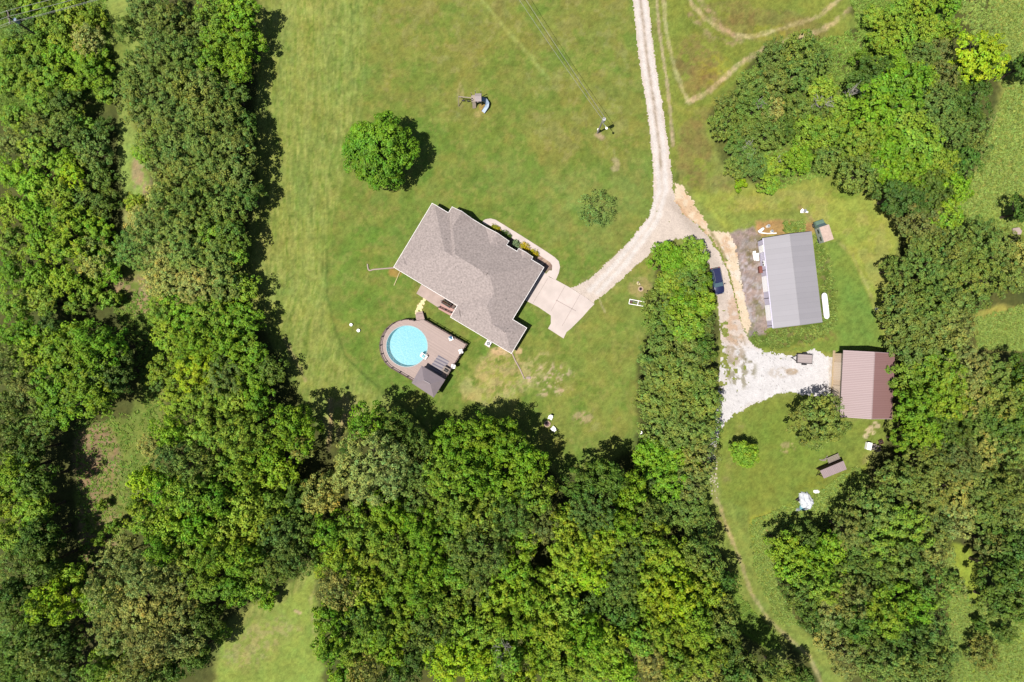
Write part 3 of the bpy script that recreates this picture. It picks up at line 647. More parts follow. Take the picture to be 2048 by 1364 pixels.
sb = tag(MB(P(1057, 755)).add([P(1051, 757, 0), P(1054, 753, 0), P(1062, 753, 0), P(1061, 758, 0), P(1053, 757, .12), P(1056, 754.5, .16), P(1060, 754, .12), P(1060, 757, .1)],
     [(0, 1, 2, 3), (4, 5, 6, 7), (0, 1, 5, 4), (1, 2, 6, 5), (2, 3, 7, 6), (3, 0, 4, 7)]).build('splash_stone', m_conc2), 'flat pale stone at the end of the long lawn drain pipe', 'stone')
# porch with two railings on the patio
porch = thing('porch', 'small pink wooden porch with dark red railings on the patio behind the house', 'porch', P(894, 617, 0))
po = Vector(porch.location); m_pink = M('pink_boards', A(226, 178, 165), .8, .08, 4); m_redrail = M('red_rail', A(112, 58, 58), .7, .1)
MB(po).prism(px_poly([(884, 606), (911, 620), (904, 633), (877, 618)]), 0.12, 0.5).build('floor', m_pink, porch)
for (x0, y0, x1, y1) in ((878, 614.5, 902, 626), (884, 602.5, 908, 615.5)):
    a, b = P(x0, y0, 0), P(x1, y1, 0); rl = MB(po); rl.tube([a + Vector((0, 0, 1.35)), b + Vector((0, 0, 1.35))], .07); rl.tube([a + Vector((0, 0, .75)), b + Vector((0, 0, .75))], .04)
    for k in range(1, 12): q = a.lerp(b, k / 12); rl.cyl(q + Vector((0, 0, .5)), q + Vector((0, 0, 1.3)), .02, .02, 4)
    ro = rl.build('railing', m_redrail, porch)
    for k in range(3):
        q = a.lerp(b, k / 2); MB(po).box((q.x, q.y, .95), (.16, .16, 1.0), hang).build('post', m_dark, ro)
sofa = thing('outdoor_sofa', 'dark outdoor sofa with olive cushion on the porch under the house eave', 'sofa', P(893, 607.5, 0.5), hang)
MB().box((0, 0, .2), (1.7, .75, .25)).build('frame', m_dark, sofa); MB().box((0, -.3, .5), (1.7, .14, .4)).build('backrest', m_dark, sofa)
MB().box((-.05, .04, .38), (1.4, .5, .12)).build('cushion', M('olive_cloth', A(130, 115, 80), .9, .1), sofa)
for sx in (-.8, .8): MB().box((sx, 0, .42), (.12, .75, .3)).build('armrest', m_dark, sofa)
# stepping stones from patio to deck
m_stone = M('pale_stone', A(240, 224, 172, 1.3), .9, .15, 5)
for k in range(34):
    t = k / 33.0; cx = 849 - 13.5 * t ** .8 + random.uniform(-4.5, 4.5); cy = 598 + 29 * t
    q = P(cx, cy); n = 7; r0 = random.uniform(.17, .28)
    poly = [(q.x + r0 * random.uniform(.8, 1.2) * math.cos(2 * math.pi * i / n), q.y + r0 * random.uniform(.8, 1.2) * math.sin(2 * math.pi * i / n)) for i in range(n)]
    tag(MB((q.x, q.y, 0)).prism(poly, 0, .03 + .0022 * k).build('stepping_stone', m_stone), 'pale stepping stone in the short path between patio and pool deck', 'stone', 'stepping stones between patio and pool deck')

# ------------------------------------------------------------------ bushes helper needs the leaf cluster generator
def leaf_cloud(cl, rc, per, size, up=0.55, jit=0.5, fill=0, seed=0, center=None, tvar=0.18, cmb=None):
    """cl (n,3) clump centres, rc (n,) radii. returns V,F,tint arrays: each leaf one folded quad"""
    g = np.random.default_rng(seed); n = len(cl); N = n * per
    ci = np.repeat(np.arange(n), per)
    d = g.normal(size=(N, 3)); d[:, 2] = np.abs(d[:, 2]) * 0.9 - 0.25; d /= np.linalg.norm(d, axis=1)[:, None]
    rad = rc[ci] * (0.55 + 0.5 * g.random(N) ** 0.6)
    pos = cl[ci] + d * rad[:, None] * np.array([1, 1, 0.8])
    out = cl - (center if center is not None else cl.mean(0)); out /= np.linalg.norm(out, axis=1)[:, None] + 1e-6
    nrm = d * 0.7 + out[ci] * 0.35 + np.array([0, 0, up]) + g.normal(size=(N, 3)) * jit
    ctint = 1 + g.normal(size=n) * tvar; t = ctint[ci] * (1 + g.normal(size=N) * 0.16)
    kd = g.normal(size=3) * 1.6; ctint *= 1 + .12 * np.sin(out @ kd + 1.0)
    t = ctint[ci] * (1 + g.normal(size=N) * 0.16); chue = g.normal(size=n) * 0.12 + .08 * np.sin(out @ kd * 1.3); hu = chue[ci] + g.normal(size=N) * 0.06
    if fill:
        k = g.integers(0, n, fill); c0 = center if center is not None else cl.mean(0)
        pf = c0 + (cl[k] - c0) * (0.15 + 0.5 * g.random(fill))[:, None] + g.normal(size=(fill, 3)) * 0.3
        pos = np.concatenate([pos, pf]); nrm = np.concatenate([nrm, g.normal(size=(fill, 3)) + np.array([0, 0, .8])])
        t = np.concatenate([t, np.full(fill, 0.8)]); hu = np.concatenate([hu, np.zeros(fill)])  # inner leaves tinted darker, standing for shade inside the crown
    N = len(pos); nrm /= np.linalg.norm(nrm, axis=1)[:, None]
    a = np.cross(nrm, g.normal(size=(N, 3))); a /= np.linalg.norm(a, axis=1)[:, None] + 1e-9; b = np.cross(nrm, a)
    sz = size * (0.65 + 0.7 * g.random(N)); sz[N - fill:] *= 2.2 if fill else 1
    la = a * sz[:, None]; lb = b * (sz * 0.55)[:, None]; dr = nrm * (sz * 0.18)[:, None]
    V = np.stack([pos - la, pos + lb - dr, pos + la, pos - lb - dr], 1).reshape(-1, 3)
    F = np.arange(N * 4).reshape(N, 4)
    t = np.clip(t, 0.45, 1.6); T = np.stack([t * (1 + hu), t, t * (1 - hu * 0.5), np.ones(N)], 1)
    return V, F, np.repeat(T, 4, 0)
def crown_mesh(name, Rr, squash, nclump, rc, per, size, seed, zc, depth=0.28, lob=0.30, jit=0.5, up=0.55, fill=500, low=-0.35, tvar=0.16, sub=0, lobr=1.0):
    g = np.random.default_rng(seed)
    i = np.arange(nclump) + 0.5; z = 1 - (1 - low) * i / nclump; ph = i * 2.399963 + g.normal(size=nclump) * 0.25
    rr = np.sqrt(np.clip(1 - z * z, 0, 1)); d = np.stack([rr * np.cos(ph), rr * np.sin(ph), z], 1)
    k = g.normal(size=(5, 3)); f = sum(np.sin(d @ kk * 1.9 + q) for kk, q in zip(k, g.random(5) * 6.28)) / 5
    k2 = g.normal(size=(4, 3)) * 3.2; f2 = sum(np.sin(d @ kk + q) for kk, q in zip(k2, g.random(4) * 6.28)) / 4
    r = Rr * (1 - lob * 0.55 + lob * (f * 0.6 + f2 * 0.55)) - Rr * depth * g.random(nclump) ** 2
    cl = d * r[:, None]; cl[:, 2] *= squash; cl[:, 2] += zc
    if sub:                                    # every branch end carries several leaf clumps on its upper side
        k = np.repeat(np.arange(nclump), sub); e = g.normal(size=(len(k), 3)) * np.array([1, 1, .8]) + d[k] * .5 + np.array([0, 0, .35])
        e /= np.linalg.norm(e, axis=1)[:, None]; lr = lobr * (0.65 + .7 * g.random(nclump))
        cl = cl[k] + e * (lr[k] * (.55 + .45 * g.random(len(k))))[:, None]
    rcs = rc * (0.7 + 0.6 * g.random(len(cl)))
    V, F, T = leaf_cloud(cl, rcs, per, size, up, jit, fill, seed + 1, np.array([0, 0, zc]), tvar)
    k_ = Rr / np.percentile(np.hypot(V[:, 0], V[:, 1]), 97.5); V[:, :2] *= k_; V[:, 2] = (V[:, 2] - zc) * k_ + zc; cl = cl * k_
    return fast_mesh(name, V, F, m_leaf, 4, {'tint': ('FLOAT_COLOR', T)}), cl
def trunk_mesh(name, cl, zc, rt, seed, nb=7):
    g = random.Random(seed); mb = MB(); top = Vector((g.uniform(-.3, .3), g.uniform(-.3, .3), zc * .75))
    mb.cyl((0, 0, -.1), (0, 0, .4), rt * 1.35, rt, 9); mb.cyl((0, 0, .35), top, rt, rt * .6, 9)
    for k in range(nb):
        q = Vector(cl[g.randrange(len(cl))]); st = Vector((0, 0, 0.35)).lerp(top, g.uniform(.6, 1)); q = st.lerp(q, .88); mid = st.lerp(q, .5) + Vector((0, 0, -.2))
        mb.cyl(st, mid, rt * .42, rt * .26, 6); mb.cyl(mid, q, rt * .26, rt * .07, 6)
    me_o = mb.build(name, m_bark); me = me_o.data; bpy.data.objects.remove(me_o); return me

# ------------------------------------------------------------------ pool, deck, gazebo
DZ = 1.15
PC = P(813.9, 692.4, DZ); PR = 3.62
m_deck = M_lines('deck_boards', A(212, 188, 178), A(184, 160, 152), 0.15, (P(0, 0).x - P(-.516, .857).x, P(0, 0).y - P(-.516, .857).y, 0), 0.12, 0.75, 0.2, var=0.10, scale=1.2)
deck = thing('pool_deck', 'pinkish brown raised wooden deck wrapped round the round swimming pool', 'deck', (PC.x, PC.y, 0))
do = Vector(deck.location)
arc = []
for k in range(40):
    an = R(70 + (235 - 70) * k / 39); rr = 54 * S * (H - DZ) / H
    arc.append((PC.x + rr * math.cos(an), PC.y + rr * math.sin(an)))
dk = [tuple(P(x, y, DZ)[:2]) for x, y in ((823, 760), (866, 784), (891, 758.6), (934.8, 688.5), (849.3, 638.5), (838, 641))]
outer = arc + dk
def ring_floor(outer, c, r, z0, z1, mat, name, parent, n=64):
    bm = bmesh.new(); vo = [bm.verts.new((x, y, z1)) for x, y in outer]
    vi = [bm.verts.new((c.x + r * math.cos(2 * math.pi * i / n), c.y + r * math.sin(2 * math.pi * i / n), z1)) for i in range(n)]
    es = [bm.edges.new((vo[i], vo[(i + 1) % len(vo)])) for i in range(len(vo))] + [bm.edges.new((vi[i], vi[(i + 1) % n])) for i in range(n)]
    bmesh.ops.triangle_fill(bm, use_beauty=True, use_dissolve=False, edges=es)
    for f in bm.faces:
        f.normal_update()
        if f.normal.z < 0: f.normal_flip()
    r_ = bmesh.ops.extrude_face_region(bm, geom=bm.faces[:])
    for v in [g for g in r_['geom'] if isinstance(g, bmesh.types.BMVert)]: v.co.z = z0
    bmesh.ops.recalc_face_normals(bm, faces=bm.faces)
    for v in bm.verts: v.co -= Vector(parent.location)
    me = bpy.data.meshes.new(name); bm.to_mesh(me); bm.free(); me.materials.append(mat)
    o = bpy.data.objects.new(name, me); col.objects.link(o); o.parent = parent; return o
ring_floor(outer, PC, PR + 0.1, DZ - 0.16, DZ, m_deck, 'floor', deck)
inner = offset_poly(outer, 0.12)
sk = MB(do)
for i in range(len(inner)):
    (x0, y0), (x1, y1) = inner[i], inner[(i + 1) % len(inner)]
    L = math.hypot(x1 - x0, y1 - y0); sk.box(((x0 + x1) / 2, (y0 + y1) / 2, (DZ - .16) / 2), (L, .04, DZ - .18), math.atan2(y1 - y0, x1 - x0))
sk.build('skirt', m_dark, deck)
# railing all round except the step opening
rin = offset_poly(outer, 0.10)
path_open = rin[3:len(arc)] + rin[len(arc):len(arc) + 2]
def railing(pts, parent, step=1.55):
    rl = MB(do); o_ = None; acc = 0.0; posts = [pts[0]]
    for i in range(len(pts) - 1):
        a, b = Vector((*pts[i], 0)), Vector((*pts[i + 1], 0)); L = (b - a).length
        for z, r_ in ((DZ + .95, .045), (DZ + .12, .03)): rl.cyl(a + Vector((0, 0, z)), b + Vector((0, 0, z)), r_, r_, 6)
        nb = max(1, int(L / .13))
        for k in range(nb):
            q = a.lerp(b, k / nb); rl.cyl(q + Vector((0, 0, DZ + .1)), q + Vector((0, 0, DZ + .95)), .014, .014, 4, False)
        t = step - acc
        while t < L: q = a.lerp(b, t / L); posts.append((q.x, q.y)); t += step
        acc = (acc + L) % step if L < step - acc or True else 0
    posts.append(pts[-1])
    o_ = rl.build('railing', m_redrail2, parent)
    for q in posts: MB(do).box((q[0], q[1], DZ + .5), (.13, .13, 1.1), hang).build('post', m_dark, o_)
m_redrail2 = M('brown_rail', A(120, 88, 84), .6, .1)
railing(path_open, deck)
railing([rin[len(arc) + 2], rin[len(arc) + 3], rin[len(arc) + 4]], deck)
railing([rin[1], rin[3]], deck, 3)
st = MB(do)
st.prism([tuple(P(x, y, DZ)[:2]) for x, y in ((832.4, 641), (831, 628.5), (846, 626.5), (849.3, 638.5))], DZ - .2, DZ - .03)
st.prism([tuple(P(x, y, .6)[:2]) for x, y in ((832, 628.5), (832, 625), (845, 622.5), (846, 626.5))], .3, .55); st.build('steps', M('step_boards', A(205, 175, 165), .8, .15, 5), deck)
# pool
pool = thing('swimming_pool', 'round blue swimming pool set into the wooden deck', 'swimming pool', (PC.x, PC.y, 0))
m_liner, t_, b_ = mat_new('pool_liner'); b_.inputs['Roughness'].default_value = .6
n1 = t_.nodes.new('ShaderNodeTexNoise'); n1.inputs['Scale'].default_value = 9; n1.inputs['Detail'].default_value = 4; g_ = t_.nodes.new('ShaderNodeNewGeometry'); t_.links.new(g_.outputs['Position'], n1.inputs['Vector'])
cr = t_.nodes.new('ShaderNodeValToRGB'); cr.color_ramp.elements[0].position = .35; cr.color_ramp.elements[0].color = (*A(140, 206, 224), 1)
cr.color_ramp.elements[1].position = .62; cr.color_ramp.elements[1].color = (*A(206, 240, 246), 1); t_.links.new(n1.outputs[0], cr.inputs[0]); t_.links.new(cr.outputs[0], b_.inputs['Base Color'])  # light dapple of rippling water put into the liner colours
m_lwall = M('liner_wall', (0.10, 0.42, 0.50), .5, .05)
m_water, t_, b_ = mat_new('pool_water'); t_.nodes.remove(b_); out = t_.nodes['Material Output']
tr_ = t_.nodes.new('ShaderNodeBsdfTransparent'); tr_.inputs[0].default_value = (.86, .98, .985, 1); gl = t_.nodes.new('ShaderNodeBsdfGlossy'); gl.inputs['Roughness'].default_value = .2
lw = t_.nodes.new('ShaderNodeFresnel'); lw.inputs[0].default_value = 1.33; mx_ = t_.nodes.new('ShaderNodeMixShader'); nz = t_.nodes.new('ShaderNodeTexNoise'); nz.inputs['Scale'].default_value = 2.5
g_ = t_.nodes.new('ShaderNodeNewGeometry'); t_.links.new(g_.outputs['Position'], nz.inputs['Vector']); bp = t_.nodes.new('ShaderNodeBump'); bp.inputs['Strength'].default_value = .15; bp.inputs['Distance'].default_value = .1
t_.links.new(nz.outputs[0], bp.inputs['Height']); t_.links.new(bp.outputs[0], gl.inputs['Normal']); t_.links.new(lw.outputs[0], mx_.inputs[0])
t_.links.new(tr_.outputs[0], mx_.inputs[1]); t_.links.new(gl.outputs[0], mx_.inputs[2]); df_ = t_.nodes.new('ShaderNodeBsdfDiffuse'); df_.inputs[0].default_value = (.05, .42, .50, 1); m3_ = t_.nodes.new('ShaderNodeMixShader'); m3_.inputs[0].default_value = .13
t_.links.new(mx_.outputs[0], m3_.inputs[1]); t_.links.new(df_.outputs[0], m3_.inputs[2]); t_.links.new(m3_.outputs[0], out.inputs[0])
def disc(r, z, name, mat, n=64):
    v = [(r * math.cos(2 * math.pi * i / n), r * math.sin(2 * math.pi * i / n), z) for i in range(n)]
    return MB().add(v, [list(range(n))]).build(name, mat, pool)
def ringwall(r0, r1, z0, z1, name, mat, n=64):
    mb = MB(); cs = [(math.cos(2 * math.pi * i / n), math.sin(2 * math.pi * i / n)) for i in range(n)]
    v = [(r * c_, r * s_, z) for r, z in ((r0, z0), (r1, z0), (r1, z1), (r0, z1)) for c_, s_ in cs]
    f = [(k * n + i, k * n + (i + 1) % n, ((k + 1) % 4) * n + (i + 1) % n, ((k + 1) % 4) * n + i) for k in range(4) for i in range(n)]
    return mb.add(v, f).build(name, mat, pool)
disc(PR - .02, .02, 'pool_floor', m_liner); ringwall(PR - .03, PR, 0.01, 1.1, 'wall', m_lwall); disc(PR - .04, 1.0, 'water', m_water)
ringwall(PR - .03, PR + .09, 1.1, 1.165, 'coping', M('pool_coping', A(190, 205, 205), .5, .05))
ld = thing('pool_ladder', 'white pool ladder with steps at the deck edge of the round pool', 'ladder', P(850, 713, DZ), R(-35))
for sy in (-.33, .33):
    MB().tube([(-.75, sy, -.9), (-.7, sy, .75), (-.45, sy, .92), (.0, sy, .92), (.35, sy, .7), (.4, sy, 0.0)], .05).build('handrail', m_white, ld)
for k in range(3): MB().box((-.72 + .04 * k, 0, -.25 + .32 * k), (.32, .66, .06)).build('step', m_white, ld)
for k in range(3): MB().box((.35 - .02 * k, 0, .15 + .24 * k), (.24, .66, .05)).build('step', m_white, ld)
# gazebo with hip roof
gz = thing('gazebo', 'grey hip roofed gazebo on the lower corner of the pool deck', 'gazebo', P(856, 762, 0))
go_ = Vector(gz.location); GZ = DZ + 2.35
C4 = [P(540 / 6.495 + 740, 1078 / 6.495 + 600, GZ), P(672 / 6.495 + 740, 852 / 6.495 + 600, GZ), P(978 / 6.495 + 740, 1035 / 6.495 + 600, GZ), P(828 / 6.495 + 740, 1268 / 6.495 + 600, GZ)]
R0, R1 = P(847.8, 760.5, GZ + 1.15), P(860.5, 767.5, GZ + 1.15)
m_gz = M('gazebo_roof', A(182, 166, 170), .45, .05, 1.5, .15, .5)
MB(go_).add(C4 + [R0, R1] + [c_ - Vector((0, 0, .12)) for c_ in C4],
            [(0, 4, 5, 3), (0, 1, 4), (1, 2, 5, 4), (2, 3, 5), (0, 3, 9, 6), (0, 6, 7, 1), (1, 7, 8, 2), (2, 8, 9, 3), (6, 9, 8, 7)]).build('roof', m_gz, gz)
MB(go_).tube([R0 + Vector((0, 0, .04)), R1 + Vector((0, 0, .04))], .07).build('ridge_cap', M('ridge_metal', A(205, 192, 195), .4, .05), gz)
for i, c_ in enumerate(C4):
    ctr = sum(C4, Vector()) / 4; q = c_.lerp(ctr, .13); MB(go_).box((q.x, q.y, (DZ + GZ) / 2), (.14, .14, GZ - DZ), hang).build('post', m_dark, gz)
for i in range(4):
    q, p_ = C4[i].lerp(sum(C4, Vector()) / 4, .13), C4[(i + 1) % 4].lerp(sum(C4, Vector()) / 4, .13)
    MB(go_).cyl(q - Vector((0, 0, .15)), p_ - Vector((0, 0, .15)), .07, .07, 6).build('beam', m_dark, gz)
# deck furniture
m_rug = M_lines('rug_weave', A(188, 178, 180), A(140, 134, 148), 0.55, (P(889, 716) - P(871, 752)), 0.42, 0.9, 0.1, var=0.05)
rg = MB(P(878, 730, DZ)); rg.prism([tuple(P(x, y, DZ)[:2]) for x, y in ((877, 710), (898.6, 723), (882, 751), (858, 736))], DZ + .004, DZ + .022)
tag(rg.build('outdoor_rug', m_rug), 'grey striped outdoor rug on the deck in front of the gazebo', 'rug')
def deck_chair(name, label, px, py, rz, mseat, mback):
    t = thing(name, label, 'chair', P(px, py, DZ), rz)
    MB().box((0, 0, .34), (.6, .56, .07)).build('seat', mseat, t); MB().box((0, .33, .62), (.58, .08, .6), 0, Matrix.Rotation(R(-14), 3, 'X')).build('backrest', mback, t)
    for sx in (-.32, .32):
        MB().box((sx, .02, .52), (.08, .62, .05)).build('armrest', mseat, t)
        for sy in (-.24, .26): MB().box((sx, sy, .25), (.06, .06, .5)).build('leg', mseat, t)
    return t
m_blue = M('blue_cloth', A(70, 140, 185), .8, .1)
deck_chair('patio_chair', 'white chair with blue towel near the upper railing of the pool deck', 902.5, 677.5, R(20), m_white, m_blue)
deck_chair('patio_chair', 'white patio chair in the far right corner of the pool deck', 921.5, 703, R(-75), m_white, m_white)
deck_chair('patio_chair', 'white patio chair at the right deck railing beside the grill', 906.5, 732.5, R(-100), m_white, m_white)
tw = MB(P(902, 676, DZ)); tw.box(P(903, 676, DZ + .40), (.5, .4, .04), R(20)); tag(tw.build('towel', m_blue), 'blue towel lying on the white patio chair', 'towel')
gt = thing('grill_cart', 'brownish grill cart with side shelf on the deck by the gazebo', 'grill', P(893.5, 740, DZ), hang)
MB().box((0, 0, .45), (1.25, .95, .85)).build('cabinet', M('grill_body', A(150, 128, 124), .5, .08), gt); MB().box((.0, 0, .93), (1.35, 1.0, .06)).build('shelf', m_woodgrey, gt)
MB().cyl((-.35, 0, 1.0), (.35, 0, 1.0), .28, .28, 12).build('lid', m_dark, gt)

# ------------------------------------------------------------------ metal building with two garage doors
BZ = 3.0
def gable(root, c4, z, rise, mroofL, mroofR, mtrim, mwall, inset, wall_name='wall', ridge_mat=None):
    """c4 = UL, UR, LR, LL eave corners (world, height z); ridge runs from mid UL-UR to mid LL-LR"""
    o0 = Vector(root.location); ul, ur, lr, ll = c4; n = (ul + ur) / 2 + Vector((0, 0, rise)); s_ = (ll + lr) / 2 + Vector((0, 0, rise)); dn = Vector((0, 0, -.08))
    for nm, q, m in (('roof', [ul, n, s_, ll], mroofL), ('roof', [n, ur, lr, s_], mroofR)):
        MB(o0).add(q + [p + dn for p in q], [(0, 1, 2, 3), (7, 6, 5, 4), (0, 4, 5, 1), (1, 5, 6, 2), (2, 6, 7, 3), (3, 7, 4, 0)]).build(nm, m, root)
    MB(o0).tube([n + Vector((0, 0, .0)), s_ + Vector((0, 0, .0))], .07, 6).build('ridge_cap', ridge_mat or mroofL, root)
    ct = (ul + ur + lr + ll) / 4; U = (ur - ul).normalized(); Vv = (ll - ul).normalized()
    w4 = [ul + (U + Vv) * inset, ur + (-U + Vv) * inset, lr + (-U - Vv) * inset, ll + (U - Vv) * inset]
    k = inset / ((ur - ul).length / 2) * rise
    g = []
    for a, b in ((w4[0], w4[1]), (w4[3], w4[2])):
        m_ = (a + b) / 2; g.append(Vector((m_.x, m_.y, z + rise - .12)))
    zt = z + k - .12; lo = [Vector((p.x, p.y, -.02)) for p in w4]; hi = [Vector((p.x, p.y, zt)) for p in w4]
    MB(o0).add(lo + hi + g, [(0, 3, 7, 4), (1, 5, 6, 2), (0, 4, 8, 5, 1), (3, 2, 6, 9, 7), (4, 7, 9, 8), (5, 8, 9, 6), (0, 1, 2, 3)]).build(wall_name, mwall, root)
    for a, b in ((ul, n), (n, ur), (ll, s_), (s_, lr)): MB(o0).tube([a - Vector((0, 0, .04)), b - Vector((0, 0, .04))], .06, 5).build('rake_trim', mtrim, root)
    return w4
bl = [P(1526.6, 476.5, BZ), P(1623.4, 463, BZ), P(1645, 644, BZ), P(1546.8, 656.4, BZ)]
U_ = (bl[1] - bl[0]).normalized(); V_ = (bl[3] - bl[0]).normalized()
m_ms = M_lines('grey_metal_roof', A(190, 185, 190), A(180, 175, 181), 0.9, V_, 0.06, 0.6, 0.25, var=0.04, scale=.6)
m_ms2 = M_lines('grey_metal_roof_right', A(190, 185, 190), A(180, 175, 181), 0.9, V_, 0.06, 0.6, 0.25, var=0.04, scale=.6)  # right slope, same colours as the left
m_ms2.name = 'grey_metal_roof_b'
m_mwall = M_lines('lilac_metal_wall', A(176, 170, 186, 2.8), A(150, 146, 162, 2.6), 0.3, V_, 0.12, 0.5, 0.4, var=0.03)
shop = thing('metal_workshop', 'long grey metal roofed workshop with garage doors beside the gravel drive', 'workshop', (sum(bl, Vector()) / 4 * 1.0).to_tuple()[:2] + (0,))
w4 = gable(shop, bl, BZ, 1.0, m_ms, m_ms2, m_ms, m_mwall, 0.12)
so_ = Vector(shop.location); ang = math.atan2(V_.y, V_.x); Lw = (w4[3] - w4[0]).length
m_door = M_lines('garage_panel', (.74, .72, .73), (.5, .48, .5), 0.55, (0, 0, 1), 0.08, 0.5, 0.3, var=0.04)
def onwall(t, z, wd, hg, mat, nm, th=0.10, off=0.02):
    q = w4[0].lerp(w4[3], t) - U_ * off
    return MB(so_).box((q.x, q.y, z), (wd, th, hg), ang).build(nm, mat, shop)
for t in (.50, .83):
    d_ = onwall(t, 1.35, 2.75, 2.5, m_door, 'garage_door'); onwall(t, 2.72, 3.0, .12, m_white, 'door_frame', .14)
onwall(.10, 1.3, 1.2, 1.9, m_white, 'door'); wn_ = onwall(.268, 1.6, .95, .7, m_white, 'window', .12)
q = w4[0].lerp(w4[3], .268) - U_ * .04
for k in (-.22, .22): MB(so_).box((q.x + V_.x * k, q.y + V_.y * k, 1.6), (.32, .14, .55), ang).build('pane', m_glass, wn_)
gt_ = MB(so_).tube([bl[0] + Vector((-.06, 0, -.05)), bl[3] + Vector((-.06, 0, -.05))], .09, 6).build('gutter', m_mwall, shop)
for a in (.0, .345, .665, .98): q = w4[0].lerp(w4[3], a) - U_ * .06; MB(so_).tube([q + Vector((0, 0, 0)) - Vector((0, 0, q.z)), Vector((q.x, q.y, BZ - .05))], .045, 6).build('downspout', m_dark, shop)
# propane tank beside it
tk = thing('propane_tank', 'long white rounded tank lying along the right side of the grey workshop', 'tank', P(1647, 612, 0), ang)
rings = []
for i, (x, r_) in enumerate(((-2.35, .05), (-2.25, .28), (-2.0, .45), (-1.6, .5), (1.6, .5), (2.0, .45), (2.25, .28), (2.35, .05))):
    rings.append([(x, r_ * math.cos(2 * math.pi * k / 16), .75 + r_ * math.sin(2 * math.pi * k / 16)) for k in range(16)])
MB().loft(rings).build('shell', m_white, tk, True); MB().cyl((0, 0, 1.2), (0, 0, 1.42), .2, .2, 12).build('valve_cover', m_white, tk)
for x in (-1.4, 1.4): MB().box((x, 0, .2), (.2, .8, .4)).build('cradle', m_conc2, tk)
# things lying by the workshop
pl = thing('pallet', 'pale grey wooden pallet on the stones left of the workshop', 'pallet', P(1503.5, 490.5, 0), R(8))
for k in range(6): MB().box((0, -.5 + .2 * k, .13), (1.35, .15, .03)).build('slat', m_woodgrey, pl)
for x in (-.55, 0, .55): MB().box((x, 0, .06), (.1, 1.1, .1)).build('bearer', m_woodgrey, pl)
for i, (x, y, rz, ln) in enumerate(((1508, 512.5, 102, 1.8), (1513.5, 515, 96, 1.5))):
    t = thing('lounge_chair', 'white sun lounger %s outside the workshop wall' % ('lying nearer the pallet' if i == 0 else 'lying nearer the brick red board'), 'lounger', P(x, y, 0), R(rz), 'white sun loungers by the workshop')
    MB().box((-.1, 0, .3), (ln - .5, .5, .07)).build('seat', m_white, t); MB().box((ln / 2 - .3, 0, .45), (.6, .5, .06), 0, Matrix.Rotation(R(-32), 3, 'Y')).build('backrest', m_white, t)
    for sx in (-.6, .5):
        for sy in (-.2, .2): MB().box((sx, sy, .14), (.06, .06, .28)).build('leg', m_white, t)
rb = thing('red_trailer_board', 'brick red wooden board box standing against the workshop wall', 'box', P(1518.8, 540, 0), ang)
MB().box((0, 0, .35), (1.15, .55, .7)).build('box_body', M('brick_red', A(150, 88, 74), .8, .1), rb); MB().box((0, 0, .72), (1.2, .62, .05)).build('lid', M('brick_red_lid', A(158, 92, 78), .8, .1), rb)
pp = tag(MB(P(1537, 466, 0)).tube([P(1521, 465.5, .1), P(1536, 467, .1), P(1553, 466.2, .1)], .09).build('white_pipe', m_white), 'white pipe lying on bare soil along the upper wall of the workshop', 'pipe')
for (x, y, r_, h_, lb) in ((1534.5, 453, .28, .8, 'white round drum standing on the orange soil above the workshop'), (1543, 463, .26, .4, 'small pale tub next to the white pipe above the workshop')):
    t = thing('drum', lb, 'drum', P(x, y, 0)); MB().cyl((0, 0, 0), (0, 0, h_), r_, r_ * .97, 16).build('shell', m_white, t); MB().cyl((0, 0, h_), (0, 0, h_ + .03), r_ * .9, r_ * .9, 16).build('lid', m_galv, t)
t = thing('water_heater', 'white tank lying on its side at the upper left corner of the workshop', 'tank', P(1521, 461, 0), R(40))
MB().cyl((-.55, 0, .3), (.55, 0, .3), .28, .28, 14).build('shell', m_white, t, True); MB().cyl((.55, 0, .3), (.68, 0, .3), .1, .1, 8).build('valve', m_galv, t)
t = thing('scrap_heap', 'small heap of white scrap in the grass above the workshop', 'scrap', P(1607.5, 423, 0))
for k in range(5): MB().box((random.uniform(-.5, .5), random.uniform(-.25, .25), .1 + .05 * k), (random.uniform(.4, .8), random.uniform(.2, .4), .06), random.uniform(0, 3)).build('sheet', m_galv if k % 2 else m_white, t)
# old van
van = thing('old_van', 'old white and green box van with rusty roof parked beyond the workshop corner', 'van', P(1640, 466.5, 0), R(-72))
m_vw = M('van_paint', A(205, 215, 200), .6, .1, 2); m_vr = M('rusty_white_roof', A(235, 205, 188), .8, .14, 2.5); m_vg = M('van_green', A(120, 150, 130), .6, .1)
def loft_body(secs, hw, taper=0.88):
    """secs: (x, z0, z1, halfwidth)"""
    return [[(x, -w_, z0), (x, w_, z0), (x, w_, z0 + (z1 - z0) * .55), (x, w_ * taper, z1), (x, -w_ * taper, z1), (x, -w_, z0 + (z1 - z0) * .55)] for x, z0, z1, w_ in secs]
MB().loft(loft_body([(-1.0, .45, 2.2, .93), (1.75, .45, 2.2, .93)], 1, .96)).build('box_body', m_vw, van, bevel=.04)
MB().box((.38, 0, 2.24), (2.7, 1.75, .06)).build('roof', m_vr, van)
MB().loft(loft_body([(-2.2, .5, 1.15, .82), (-1.45, .5, 1.3, .88), (-1.0, .5, 1.9, .9)], 1)).build('cab', m_vg, van, bevel=.03)
MB().add([(-1.5, -.72, 1.33), (-1.5, .72, 1.33), (-1.02, .7, 1.96), (-1.02, -.7, 1.96)], [(0, 1, 2, 3)]).build('windscreen', m_glass2, van)
for x in (-.35, 1.0): MB().box((x, -.95, 1.6), (.75, .05, .45)).build('window', m_glass, van); MB().box((x, .95, 1.6), (.75, .05, .45)).build('window', m_glass, van)
